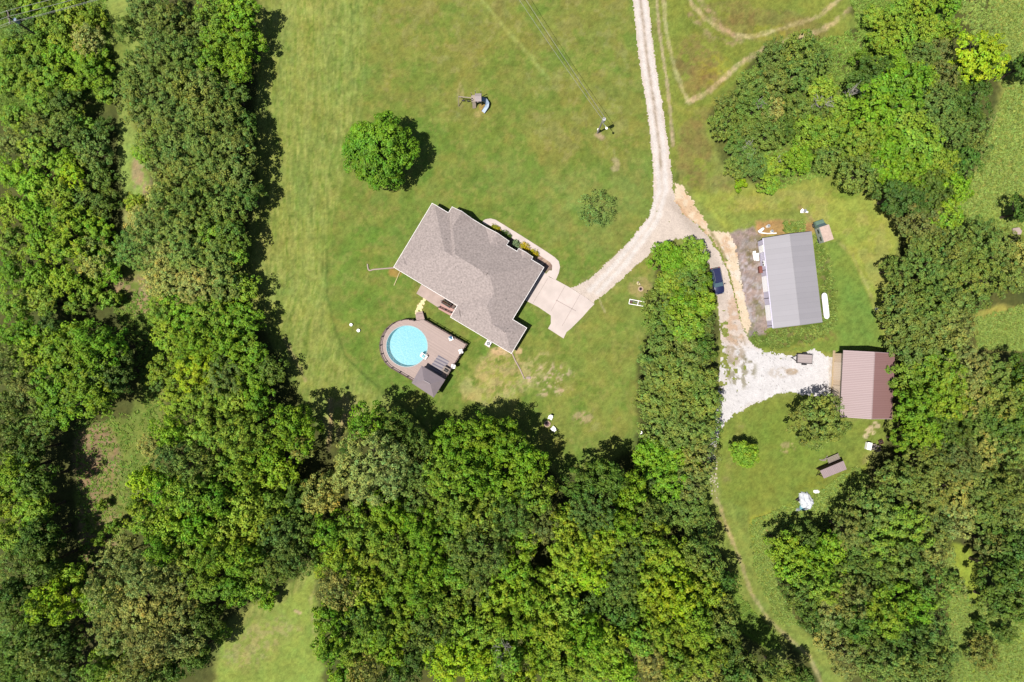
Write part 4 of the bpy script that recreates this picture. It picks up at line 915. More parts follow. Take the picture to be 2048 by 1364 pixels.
for x in (-1.6, 1.2):
    for y in (-.85, .85): w_ = MB().cyl((x, y - .1, .36), (x, y + .1, .36), .36, .36, 16).build('wheel', m_rubber, van); MB().cyl((x, y - .11, .36), (x, y + .11, .36), .17, .17, 10).build('rim', m_galv, w_)

# ------------------------------------------------------------------ red roofed barn
RZ = 4.2
rb4 = [P(1686.6, 701, RZ), P(1790, 707, RZ), P(1784.3, 837.5, RZ), P(1680, 833.5, RZ)]
U2 = (rb4[1] - rb4[0]).normalized(); V2 = (rb4[3] - rb4[0]).normalized()
m_rl = M_lines('red_corrugated_roof', A(206, 180, 178), A(178, 150, 148), 0.30, V2, 0.25, 0.62, 0.25, .0, var=0.03, scale=.6, bump=.3)  # left slope paler: sky sheen put into the colour
m_rr = M_lines('red_corrugated_roof_shaded', A(178, 136, 132), A(164, 122, 118), 0.30, V2, 0.25, 0.62, 0.25, .0, var=0.03, scale=.6, bump=.2)  # right slope darker: its shade put into the colour
m_bw = M_lines('tan_metal_wall', A(232, 205, 176, 1.9), A(200, 170, 135, 1.9), 0.30, V2, 0.14, 0.6, 0.3, var=0.05)
barn = thing('barn', 'pole barn with red corrugated metal roof at the end of the white gravel yard', 'barn', ((rb4[0] + rb4[2]) / 2).to_tuple()[:2] + (0,))
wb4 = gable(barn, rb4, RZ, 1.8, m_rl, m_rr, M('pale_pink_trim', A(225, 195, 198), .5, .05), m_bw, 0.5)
bo = Vector(barn.location); ang2 = math.atan2(V2.y, V2.x)
for t in (.3, .7): q = wb4[0].lerp(wb4[3], t) - U2 * .03; MB(bo).box((q.x, q.y, 1.6), (3.2, .08, 3.1), ang2).build('sliding_door', M_lines('door_metal%d' % int(t * 10), A(240, 216, 190, 1.9), A(215, 188, 155, 1.9), .3, V2, .14, .6, .3, var=.04), barn)
q = (wb4[1] + wb4[2]) / 2; MB(bo).box((q.x + .02, q.y, 1.9), (1.2, .12, .9), ang2).build('window', m_glass, barn)
ap = MB(P(1665, 755)); ap.prism(px_poly([(1665.5, 701), (1670.5, 701), (1666, 808), (1661, 808)]), 0, .08); tag(ap.build('barn_apron', m_tan), kind='structure')
fc = thing('wire_gate', 'dark metal gate leaning at the lower right corner of the barn', 'gate', P(1769, 842, 0), R(68))
for z in (.2, .6, 1.0, 1.35): MB().box((0, 0, z), (2.4, .04, .04)).build('rail', m_dark, fc)
for x in (-1.2, 0, 1.2): MB().box((x, 0, .75), (.05, .05, 1.4)).build('post', m_dark, fc)
# utility trailer
tr = thing('utility_trailer', 'flat grey utility trailer parked on the white gravel', 'trailer', P(1606, 717.5, 0), R(-4))
MB().box((0, 0, .62), (2.65, 1.55, .06)).build('deck', M_lines('trailer_boards', A(208, 192, 188), A(160, 146, 146), .2, (0, 1, 0), .12, .85, .1, var=.08), tr)
fm = MB()
for y in (-.8, .8): fm.box((0, y, .6), (2.75, .07, .12))
for x in (-1.36, 1.36): fm.box((x, 0, .6), (.07, 1.67, .12))
for x, y in ((-1.36, -.8), (-1.36, .8), (1.36, -.8), (1.36, .8)): fm.box((x, y, .82), (.06, .06, .4))
fm.box((0, .8, 1.0), (2.75, .04, .04)); fm.box((0, -.8, 1.0), (2.75, .04, .04)); fm.box((-1.36, 0, 1.0), (.04, 1.6, .04)); fm.build('frame', m_dark, tr)
tg = MB(); tg.cyl((-1.36, .5, .55), (-2.2, 0, .5), .05, .05, 6); tg.cyl((-1.36, -.5, .55), (-2.2, 0, .5), .05, .05, 6); tg.cyl((-2.2, 0, 0), (-2.2, 0, .6), .05, .05, 6); tg.build('tongue', m_dark, tr)
for y in (-.98, .98):
    w_ = MB().cyl((0, y - .1, .32), (0, y + .1, .32), .32, .32, 16).build('wheel', m_rubber, tr); MB().cyl((0, y - .11, .32), (0, y + .11, .32), .15, .15, 10).build('rim', m_galv, w_)
    MB().box((0, y, .7), (.85, .24, .05)).build('mudguard', m_dark, tr)
# lean-to shelter, plank table, coolers and crates
sh = thing('lean_to_shelter', 'small brown metal roofed lean-to shelter at the edge of the lower yard', 'shelter', P(1667, 938, 0)); s0 = Vector(sh.location)
q4 = [P(1640, 941.5, 2.1), P(1687, 921.5, 2.1), P(1693.5, 938.5, 2.5), P(1648, 957, 2.5)]
Us = (q4[1] - q4[0]).normalized()
MB(s0).add(q4 + [p - Vector((0, 0, .06)) for p in q4], [(0, 1, 2, 3), (7, 6, 5, 4), (0, 4, 5, 1), (1, 5, 6, 2), (2, 6, 7, 3), (3, 7, 4, 0)]).build('roof', M_lines('shelter_metal', A(196, 172, 172), A(165, 142, 145), .3, Us, .15, .45, .4, var=.05), sh)
for i, p in enumerate(q4):
    p2 = p.lerp(sum(q4, Vector()) / 4, .12); MB(s0).box((p2.x, p2.y, p.z / 2 - .05), (.12, .12, p.z - .05)).build('post', m_wood, sh)
MB(s0).cyl(P(1633, 951, .1), P(1643, 943, 1.9), .06, .06, 5).build('brace', m_dark, sh)
a_, b_2 = q4[0].lerp(q4[3], .1), q4[1].lerp(q4[2], .1); MB(s0).box(((a_.x + b_2.x) / 2, (a_.y + b_2.y) / 2, .95), ((b_2 - a_).length - .4, .06, 1.6), math.atan2(Us.y, Us.x)).build('back_wall', m_wood, sh)
pt = thing('plank_table', 'low weathered plank table next to the lean-to shelter under the oak', 'table', P(1664, 916, 0), math.atan2(Us.y, Us.x))
for k in range(5): MB().box((0, -.45 + .22 * k, .55), (2.3 - .15 * (k % 2), .18, .05)).build('plank', m_woodgrey, pt)
for x in (-.9, .9):
    for y in (-.4, .4): MB().box((x, y, .26), (.09, .09, .52)).build('leg', m_woodgrey, pt)
sw = thing('scrap_boards', 'pale broken boards on the ground left of the plank table', 'boards', P(1648, 919, 0))
for k in range(4): MB().box((-.3 + .2 * k, .1 * k - .1, .05 + .03 * k), (1.1, .14, .03), R(-10 + 25 * k)).build('board', m_woodgrey, sw)
cl_ = thing('chest_freezer', 'white chest freezer on the grass below the barn', 'freezer', P(1734, 891, 0), R(-12))
MB().box((0, 0, .4), (.75, 1.25, .8)).build('cabinet', m_white, cl_, bevel=.04); MB().box((0, 0, .84), (.8, 1.3, .07)).build('lid', m_white, cl_, bevel=.02)
for (x, y, rz, wd, dp, lb) in ((1745, 893, 8, .85, .95, 'open white sided crate holding dark items beside the white chest freezer'), (1753.5, 896, 14, .75, 1.0, 'open wooden planter crate right of the dark filled crate'), (1760, 883, 20, .6, .7, 'small dark crate at the wood edge above the planter crate')):
    t = thing('crate', lb, 'crate', P(x, y, 0), R(rz)); mm = m_woodgrey if x < 1758 else m_wood
    MB().box((0, 0, .06), (wd, dp, .06)).build('floor', mm, t)
    for sx in (-1, 1): MB().box((sx * wd / 2, 0, .3), (.05, dp, .5)).build('side_panel', mm, t)
    for sy in (-1, 1): MB().box((0, sy * dp / 2, .3), (wd, .05, .5)).build('side_panel', mm, t)
    MB().box((0, 0, .2), (wd * .6, dp * .4, .25), .4).build('contents', m_dark if x < 1750 or x > 1758 else M('soil', A(150, 150, 80), .9, .2), t)
# junk pile of tarps
def crumple(name, label, cat, px, py, rx, ry, h, mat, seed, rz=0):
    g = np.random.default_rng(seed); n = 22; xs = np.linspace(-1, 1, n); XX, YY = np.meshgrid(xs, xs)
    ph = fbm((XX * 40 + 300).ravel(), (YY * 40 + 300).ravel(), 14, seed, 3).reshape(n, n); rad = np.hypot(XX, YY)
    z = np.clip(1 - rad ** 2, 0, 1) ** .5 * h * (0.3 + 1.4 * ph); sc = 0.75 + .5 * fbm((np.arctan2(YY, XX) * 20 + 200).ravel(), (rad * 0 + 3).ravel(), 9, seed + 3, 2).reshape(n, n)
    x = XX * rx * sc; y = YY * ry * sc
    c_, s_ = math.cos(rz), math.sin(rz); V = np.stack([(x * c_ - y * s_).ravel(), (x * s_ + y * c_).ravel(), z.ravel()], 1)
    idx = np.arange(n * n).reshape(n, n); k = (rad < 1.05); kk = k[:-1, :-1] & k[1:, 1:] & k[1:, :-1] & k[:-1, 1:]
    F = np.stack([idx[:-1, :-1][kk], idx[:-1, 1:][kk], idx[1:, 1:][kk], idx[1:, :-1][kk]], 1)
    V2_ = np.concatenate([V, V - [0, 0, .04]]); V2_[n * n:, 2] = np.maximum(V2_[n * n:, 2], -.01); F2 = np.concatenate([F, F[:, ::-1] + n * n])
    me = fast_mesh(name, V2_, F2, mat, 4); o = bpy.data.objects.new(name, me); col.objects.link(o); o.location = P(px, py, 0.02); return tag(o, label, cat)
m_tarp = M('tarp_white', (.34, .35, .37), .6, .2, 3)
crumple('tarpaulin', 'large crumpled white tarpaulin in the weeds of the lower yard', 'tarpaulin', 1611, 1002, 1.3, 1.55, 1.0, m_tarp, 5, .3)
crumple('tarpaulin', 'pale blue crumpled plastic sheet at the lower end of the white tarpaulin', 'plastic sheet', 1604.5, 1013, .55, .75, .55, M('pale_blue_plastic', A(140, 205, 225), .5, .1), 9)
crumple('tarpaulin', 'dark grey plastic sheet tucked under the upper left of the white tarpaulin', 'plastic sheet', 1600, 998, .75, .35, .5, m_dark, 12, .2)
crumple('tarpaulin', 'grey blue scrap of plastic left of the pale blue sheet', 'plastic sheet', 1596, 1019, .6, .3, .2, m_galv, 15, .2)
crumple('tarpaulin', 'small white plastic sheet right of the large white tarpaulin', 'plastic sheet', 1633, 983, .6, .32, .25, m_white, 21)
for i, (x, y, r_) in enumerate(((703, 649.5, .3), (717.5, 661, .33))):
    t = thing('white_bucket', 'white upturned bucket on the left lawn, the %s of two' % ('smaller upper left' if i == 0 else 'larger lower right'), 'bucket', P(x, y, 0), 0, 'white buckets on the lawn')
    MB().cyl((0, 0, 0), (0, 0, .4), r_, r_ * .8, 14).build('body', m_white, t); MB().cyl((0, 0, .4), (0, 0, .43), r_ * .84, r_ * .84, 14).build('rim', m_white, t)
t = thing('white_bucket', 'white bucket in the grass between workshop and right hand trees', 'bucket', P(1752, 618, 0)); MB().cyl((0, 0, 0), (0, 0, .35), .22, .2, 12).build('body', m_white, t); MB().cyl((0, 0, .35), (0, 0, .37), .19, .19, 12).build('rim', m_galv, t)
for x, y, rz, lb in ((1287, 878.5, 62, 'white bench seat at the lower left edge of the central tree island'), (1281, 864.5, 30, 'small white stool at the left edge of the central tree island')):
    t = thing('garden_bench' if x == 1287 else 'stool', lb, 'bench' if x == 1287 else 'stool', P(x, y, 0), R(rz)); L_ = .95 if x == 1287 else .45
    MB().box((0, 0, .5), (L_, .4, .06)).build('seat', m_white, t)
    for sx in (-1, 1): MB().box((sx * L_ * .42, 0, .25), (.06, .34, .48)).build('leg', m_white, t)
    if x == 1287: MB().box((0, .2, .75), (L_, .05, .4)).build('backrest', m_white, t)
gp = MB(P(2032, 463)); gp.prism(px_poly([(2022, 457), (2035, 455), (2041, 463), (2038, 470), (2024, 469)]), 0, .5); tag(gp.build('boulder', m_conc2, bevel=.12), 'pale flat boulder beside the trees on the right edge meadow', 'boulder')

# ------------------------------------------------------------------ fire pits and chairs
def fire_pit(px, py, r_, label, mst):
    t = thing('fire_pit', label, 'fire pit', P(px, py, 0)); n = 12
    for k in range(n):
        a = 2 * math.pi * k / n; MB().box((r_ * math.cos(a), r_ * math.sin(a), .13), (.2, 2 * math.pi * r_ / n * .9, .26), a, None).build('stone', mst, t)
    MB().cyl((0, 0, 0), (0, 0, .06), r_ - .08, r_ - .08, 16).build('ash', M('ash', A(150, 115, 125), .95, .3, 8), t)
    for k in range(3): MB().cyl((-.3 * math.cos(k), -.3 * math.sin(k), .1), (.3 * math.cos(k + .2), .3 * math.sin(k + .2), .16 + .05 * k), .06, .05, 6).build('log', m_dark, t)
    return t
fire_pit(1094.5, 847.5, .5, 'round stone fire pit with pinkish ash on the lower lawn by two white chairs', M('sandstone', A(215, 190, 155), .9, .12, 4))
fire_pit(1281, 578, .38, 'small round stone ring on the worn grass left of the tree island', M('sandstone_b', A(235, 205, 170), .9, .12, 4))
rk = thing('rock_heap', 'little heap of pale rocks touching the small stone ring', 'rocks', P(1277, 569.5, 0))
for k in range(7): MB().ball((random.uniform(-.25, .25), random.uniform(-.5, .5), .1), random.uniform(.1, .17), 7, .7).build('rock', m_conc2 if k % 2 else m_stone, rk)
def adirondack(px, py, rz, label):
    t = thing('garden_chair', label, 'chair', P(px, py, 0), R(rz), 'white chairs round the fire pit')
    MB().box((0, 0, .36), (.52, .55, .05), 0, Matrix.Rotation(R(8), 3, 'X')).build('seat', m_white, t); MB().box((0, .36, .66), (.52, .06, .72), 0, Matrix.Rotation(R(-24), 3, 'X')).build('backrest', m_white, t)
    for sx in (-.31, .31):
        MB().box((sx, .0, .56), (.12, .66, .04)).build('armrest', m_white, t)
        for sy in (-.26, .26): MB().box((sx, sy, .27), (.06, .07, .54)).build('leg', m_white, t)
adirondack(1100.3, 834.5, 155 + 180, 'white garden chair above the round stone fire pit')
adirondack(1106, 856.5, 225, 'white garden chair to the lower right of the round stone fire pit')
bs = thing('boat_frame', 'narrow open white trailer frame lying on the grass left of the tree island', 'trailer frame', P(1273, 606, 0), R(-11))
for a, b in (((-1.35, .42), (1.35, .42)), ((-1.35, -.42), (1.3, -.35)), ((-1.35, -.42), (-1.35, .42)), ((1.35, .42), (1.3, -.35)), ((-1.3, .3), (1.4, -.3)), ((.2, .42), (.2, -.4))):
    MB().cyl((*a, .35), (*b, .35), .06, .06, 6).build('rail', m_white if random.random() < .7 else m_galv, bs)
for x in (-.9, .9):
    for y in (-.42, .42): MB().cyl((x, y, 0), (x, y, .35), .05, .05, 6).build('leg', m_galv, bs)
MB().box((-1.0, 0, .2), (.4, .5, .3)).build('toolbox', m_wood, bs)

# ------------------------------------------------------------------ play set
ps = thing('play_set', 'wooden play set with roofed platform, swing beam and blue grey curved slide', 'play set', P(951, 200, 0)); p0 = Vector(ps.location)
m_pw = M('play_wood', A(200, 182, 165), .8, .12, 5); m_pr = M('play_canopy', A(215, 198, 196), .7, .06)
def psq(x, y, z): return P(900 + x / 19.49, 170 + y / 19.49, z)
rf = [psq(975, 330, 3.0), psq(1225, 325, 3.0), psq(1225, 640, 3.0), psq(975, 640, 3.0)]; rr = [(rf[0] + rf[3]) / 2 + Vector((0, 0, .0)), (rf[1] + rf[2]) / 2]
rr = [q + Vector((0, 0, .6)) for q in rr]
MB(p0).add(rf + rr, [(0, 1, 5, 4), (4, 5, 2, 3), (0, 4, 3), (1, 2, 5)]).build('canopy', m_pr, ps)
MB(p0).prism([tuple(psq(x, y, 1.5)[:2]) for x, y in ((830, 390), (1225, 390), (1225, 690), (830, 640))], 1.4, 1.5).build('platform', m_pw, ps)
for x, y in ((840, 400), (840, 620), (1000, 350), (1215, 350), (1215, 670), (1000, 670)): q = psq(x, y, 1.5); MB(p0).box((q.x, q.y, 1.5), (.1, .1, 3.0 if x > 900 else 2.3)).build('post', m_pw, ps)
a, b = psq(340, 450, 2.2), psq(830, 500, 2.2); MB(p0).cyl(a, b, .09, .09, 6).build('swing_beam', m_pw, ps)
for dy in (-1, 1): MB(p0).cyl(a, a + Vector((-.15, dy * .95, -2.2)), .06, .06, 6).build('beam_leg', m_pw, ps)
for k in (.3, .7):
    q = a.lerp(b, k); sw_ = MB(p0).box((q.x, q.y, .5), (.5, .2, .04)).build('swing_seat', m_dark, ps)
    for dx in (-.22, .22): MB(p0).cyl((q.x + dx, q.y, .5), (q.x + dx, q.y, 2.2), .015, .015, 4).build('chain', m_dark, sw_)
lp = [psq(870, 640, 1.4), psq(1010, 640, 1.4), psq(1015, 900, .05), psq(880, 920, .05)]
MB(p0).add(lp + [q - Vector((0, 0, .05)) for q in lp], [(0, 1, 2, 3), (7, 6, 5, 4), (0, 4, 5, 1), (1, 5, 6, 2), (2, 6, 7, 3), (3, 7, 4, 0)]).build('climbing_ramp', m_pw, ps)
q = psq(1110, 650, 1.0); MB(p0).box((q.x, q.y, 1.0), (.9, .35, .05)).build('bench', m_galv, ps)
cl3 = [psq(1225, 560, 1.45), psq(1310, 560, 1.35), psq(1400, 620, 1.15), psq(1455, 720, .9), psq(1440, 830, .65), psq(1370, 940, .4), psq(1290, 1060, .15)]
sl_ = []
for i, q in enumerate(cl3):
    d = (cl3[min(i + 1, 6)] - cl3[max(i - 1, 0)]); d.z = 0; d.normalize(); n_ = Vector((-d.y, d.x, 0))
    sl_.append([q + n_ * .36 + Vector((0, 0, .22)), q + n_ * .30 + Vector((0, 0, .02)), q - n_ * .30 + Vector((0, 0, .02)), q - n_ * .36 + Vector((0, 0, .22)), q - n_ * .38 + Vector((0, 0, -.05)), q + n_ * .38 + Vector((0, 0, -.05))])
MB(p0).loft(sl_).build('slide', M('blue_grey_plastic', A(178, 198, 222), .4, .05), ps)

# ------------------------------------------------------------------ poles and wires
lp_ = thing('light_pole', 'pale utility pole with a lamp arm standing alone on the upper lawn', 'utility pole', P(1195, 266, 0)); l0 = Vector(lp_.location)
tp = P(1205.5, 236, 8.2); m_pp = M('pale_pole', A(205, 195, 188), .7, .1)
base = P(1195, 266, 0); top = Vector((base.x, base.y, 8.2))
MB(l0).cyl(base, top, .16, .11, 10).build('pole', m_pp, lp_)
MB(l0).cyl(top + Vector((.12, -.12, -1.3)), top + Vector((.12, -.12, -.3)), .3, .3, 12).build('transformer', M('pale_grey_paint', A(225, 222, 225), .4, .05), lp_)
ar = MB(l0).tube([top + Vector((0, 0, -2.2)), top + Vector((.5, -.7, -1.9)), top + Vector((.7, -1.0, -1.95))], .04).build('lamp_arm', m_galv, lp_)
MB(l0).ball(top + Vector((.75, -1.1, -2.0)), .22, 10, .6).build('lamp', m_white, lp_)
MB(l0).box((base.x - .05, base.y + .15, 1.4), (.3, .3, .6)).build('meter_box', m_white, lp_)
up = thing('utility_pole', 'dark wooden utility pole with crossarm and transformer in the upper left scrub', 'utility pole', P(101, 88, 0)); u0 = Vector(up.location)
ub = P(101, 88, 0); uz = 10.2; ut = Vector((ub.x, ub.y, uz)); m_pd = M('dark_pole', A(92, 78, 68), .9, .1)
MB(u0).cyl(ub, ut, .19, .13, 10).build('pole', m_pd, up)
c1, c2 = P(14.5, 25, uz - .3), P(19.5, 50, uz - .3); mid = (c1 + c2) / 2; sh_ = Vector((ut.x, ut.y, uz - .3)) - mid; sh_ *= .85
MB(u0).cyl(c1 + sh_, c2 + sh_, .09, .09, 6).build('crossarm', m_woodgrey, up)
ins = []
for k in (0.03, .5, .97):
    q = (c1 + sh_).lerp(c2 + sh_, k); ins.append(q); MB(u0).cyl(q, q + Vector((0, 0, .3)), .07, .05, 8).build('insulator', m_white, up)
MB(u0).cyl(Vector((ut.x + .45, ut.y - .05, uz - 1.9)), Vector((ut.x + .45, ut.y - .05, uz - .9)), .3, .3, 14).build('transformer', M('blue_grey_paint', A(165, 185, 205), .4, .05), up)
MB(u0).cyl(ut + Vector((-.5, 0, -.6)), ut + Vector((0, 0, -.6)), .05, .05, 6).build('bracket', m_galv, up)
MB(u0).box((ub.x + .15, ub.y, 2.2), (.3, .2, .4)).build('meter_box', m_galv, up)
m_wire = M('wire', A(190, 190, 180), .5, .05)
def wire(pts, label, group, r_=.028):
    o_ = pts[0]; mb = MB(o_)
    for i in range(len(pts) - 1):
        a, b = pts[i], pts[i + 1]; L = (b - a).length; n = max(3, int(L / 3)); sag = L * L * .0006
        q = [a.lerp(b, k / n) - Vector((0, 0, sag * 4 * (k / n) * (1 - k / n))) for k in range(n + 1)]
        mb.tube(q, r_, 5)
    return tag(mb.build('power_line', m_wire), label, 'power line', group)
gdir = (P(132, 0, uz) - P(16, 37, uz)); gdir.z = 0; gdir.normalize()
for k, q in enumerate(ins):
    q = q + Vector((0, 0, .3)); wire([q - gdir * 40, q, q + gdir * 45], 'thin power line over the upper left scrub, %s of the three on the crossarm' % ('uppermost', 'middle one', 'lowest')[k], 'power lines over the upper left scrub')
q = ut + Vector((.2, -.1, -1.6)); wire([q - gdir * 40, q, q + gdir * 45], 'lower neutral power line passing the transformer of the dark utility pole', 'power lines over the upper left scrub', .018)
t0 = top + Vector((0, 0, -.1)); far = P(1012, -40, 9.4)
wire([t0 + Vector((-.3, -.1, 0)), far], 'thin power line from the pale pole across the upper lawn, the lower left of two', 'power lines from the pale pole', .026)
wire([t0 + Vector((.1, .1, .2)), far + Vector((1.0, .2, .2))], 'thin power line from the pale pole across the upper lawn, the upper right of two', 'power lines from the pale pole', .026)

# ------------------------------------------------------------------ dark blue car
car = thing('parked_car', 'dark navy blue SUV parked on the gravel drive beside the tree island', 'car', P(1434.8, 562, 0.8).to_tuple()[:2] + (0,), R(-90 + 11.5))
m_navy, t_, b_ = mat_new('navy_paint'); b_.inputs['Base Color'].default_value = (*A(42, 46, 92), 1); b_.inputs['Roughness'].default_value = .3; b_.inputs['Coat Weight'].default_value = .6
secs = [(-2.35, .45, .95, .78), (-2.28, .35, 1.05, .88), (-1.6, .3, 1.1, .93), (0, .3, 1.08, .94), (.9, .3, 1.06, .93), (1.4, .3, 1.0, .92), (2.0, .32, .9, .86), (2.28, .4, .78, .72), (2.36, .5, .7, .6)]
MB().loft([[(x, -w_, z0), (x, w_, z0), (x, w_ * 1.0, z0 + (z1 - z0) * .6), (x, w_ * .93, z1 - .04), (x, w_ * .8, z1), (x, -w_ * .8, z1), (x, -w_ * .93, z1 - .04), (x, -w_, z0 + (z1 - z0) * .6)] for x, z0, z1, w_ in secs]).build('body', m_navy, car, True)
MB().loft([[(x, -w_, 1.0), (x, w_, 1.0), (x, w2, z1), (x, -w2, z1)] for x, w_, w2, z1 in ((-2.3, .84, .80, 1.06), (-2.1, .86, .66, 1.6), (-1.9, .87, .66, 1.63), (.15, .87, .66, 1.66), (.35, .87, .64, 1.6), (1.05, .84, .76, 1.04))]).build('glasshouse', m_glass2, car)
MB().loft([[(x, -w_, 1.6), (x, w_, 1.6), (x, w_ * .9, z1), (x, -w_ * .9, z1)] for x, w_, z1 in ((-2.16, .64, 1.62), (-2.0, .70, 1.68), (-.9, .71, 1.72), (.2, .69, 1.70), (.38, .62, 1.63))]).build('roof', m_navy, car)
for x in (-2.12, -1.35, -.45, .3):
    for sg in (-1, 1): MB().cyl((x, sg * .875, 1.02), (x + (.1 if x < -2 else 0), sg * .67, 1.63), .035, .035, 4).build('pillar', m_navy, car)
for sg in (-1, 1):
    MB().tube([(-1.9, sg * .6, 1.72), (.0, sg * .6, 1.76)], .025, 5).build('roof_rail', m_galv, car)
    MB().box((.75, sg * 1.05, 1.08), (.14, .22, .15)).build('mirror', m_navy, car)
    MB().box((2.2, sg * .6, .75), (.2, .28, .12)).build('headlight', m_galv, car)
    MB().box((-2.33, sg * .68, .9), (.08, .2, .25)).build('tail_light', M('red_lens%d' % (sg + 1), (.25, .01, .01), .3, .05), car)
    for x in (-1.4, 1.42):
        w_ = MB().cyl((x, sg * .82, .36), (x, sg * .96, .36), .36, .36, 18).build('wheel', m_rubber, car); MB().cyl((x, sg * .955, .36), (x, sg * .975, .36), .2, .2, 12).build('rim', m_galv, w_)


# ------------------------------------------------------------------ trees
# kinds: base colour of the leaves, crown style, words for the label
KIND = {
 'o': ((110, 128, 50), 'oak', 'olive green'), 'd': ((82, 108, 32), 'broad', 'dark green'), 'k': ((108, 144, 24), 'broad', 'rich green'),
 'g': ((118, 146, 38), 'broad', 'mid green'), 'y': ((126, 152, 32), 'broad', 'yellowish green'), 'Y': ((142, 170, 22), 'broad', 'bright yellow green'),
 'b': ((108, 132, 52), 'fine', 'bluish green'), 'l': ((144, 152, 72), 'fine', 'pale greyish green'), 'n': ((116, 126, 56), 'fine', 'brownish green'),
}
protos = {}
def make_proto(style, size, v):
    key = (style, size, v)
    if key in protos: return protos[key]
    Rr = {0: 1.6, 1: 3.2, 2: 4.6, 3: 6.6}[size]
    sd = 1000 + size * 50 + v * 7 + {'oak': 0, 'broad': 300, 'fine': 600, 'dense': 900}[style]
    area = 2 * math.pi * Rr * Rr
    if style == 'oak': rc, per, lf, jit, dep, lob = .34, 19, .145, .38, .42, .30; den = .50; sub = 6; lobr = .72
    elif style == 'broad': rc, per, lf, jit, dep, lob = .40, 22, .165, .34, .48, .42; den = .37; sub = 6; lobr = .88
    else: rc, per, lf, jit, dep, lob = .27, 17, .12, .45, .32, .30; den = .70; sub = 6; lobr = .58
    if style == 'dense': rc, per, lf, jit, dep, lob = .46, 26, .165, .34, .30, .26; den = .72; sub = 6; lobr = .80
    if size == 0: rc *= .7; lobr *= .6; den *= 2.0; lf *= .85
    if size == 3: rc *= 1.1; lobr *= 1.15; den *= .8; lf *= 1.08
    zc = Rr * 1.45 if size else Rr * .75; sq = .82
    me, cl = crown_mesh('crown', Rr, sq, int(area * den), rc, per, lf, sd, zc, dep, lob, jit, .6, fill=int(45 * Rr), low=-.45, tvar=.13, sub=sub, lobr=lobr)
    tk_ = trunk_mesh('trunk', cl, zc, .07 * Rr if size else .06, sd, 8)
    protos[key] = (me, tk_, Rr, zc); return protos[key]
m_leafs = m_leaf
NV = {0: 3, 1: 3, 2: 4, 3: 3}
def place_tree(px, py, r, kind, hk=None, name=None, label=None, group=None, cat='tree', style=None, shade=1.0, tall=1.0):
    colr, sty, _ = KIND[kind]; sty = style or sty
    hz = hk if hk else min(9.0, 2.6 + r * .105) * tall * random.uniform(.8, 1.25)         # height of the widest part of the crown
    rm = r * S * (H - hz) / H
    size = 0 if rm < 2.0 else 1 if rm < 3.8 else 2 if rm < 5.6 else 3
    me, tk_, Rr, zc = make_proto(sty, size, random.randrange(NV[size]))
    sc = rm / Rr; szz = hz / zc
    sz_ = min(max(szz, sc * 1.05), sc * 1.8)
    q = P(px, py, hz); root = thing(name or {'oak': 'oak_tree', 'fine': 'fine_leaf_tree'}.get(KIND[kind][1], 'broadleaf_tree'), label, cat, (q.x, q.y, 0), random.uniform(0, 6.28), group)  # names follow the crown style, not an identified species
    root.location.z = 0
    cr = bpy.data.objects.new('crown', me); col.objects.link(cr); cr.parent = root
    asp = random.uniform(.92, 1.08); cr.scale = (sc * asp, sc / asp, sz_); cr.location.z = hz - zc * sz_
    f = shade * random.uniform(.92, 1.08)
    a = A(*colr, f * 2.0); cr.color = (a[0] * random.uniform(.9, 1.1), a[1], a[2] * random.uniform(.85, 1.15), 1)
    tr_ = bpy.data.objects.new('trunk', tk_); col.objects.link(tr_); tr_.parent = root; tr_.scale = (sc, sc, max(.2, (hz + .3 * sc) / zc))
    return root
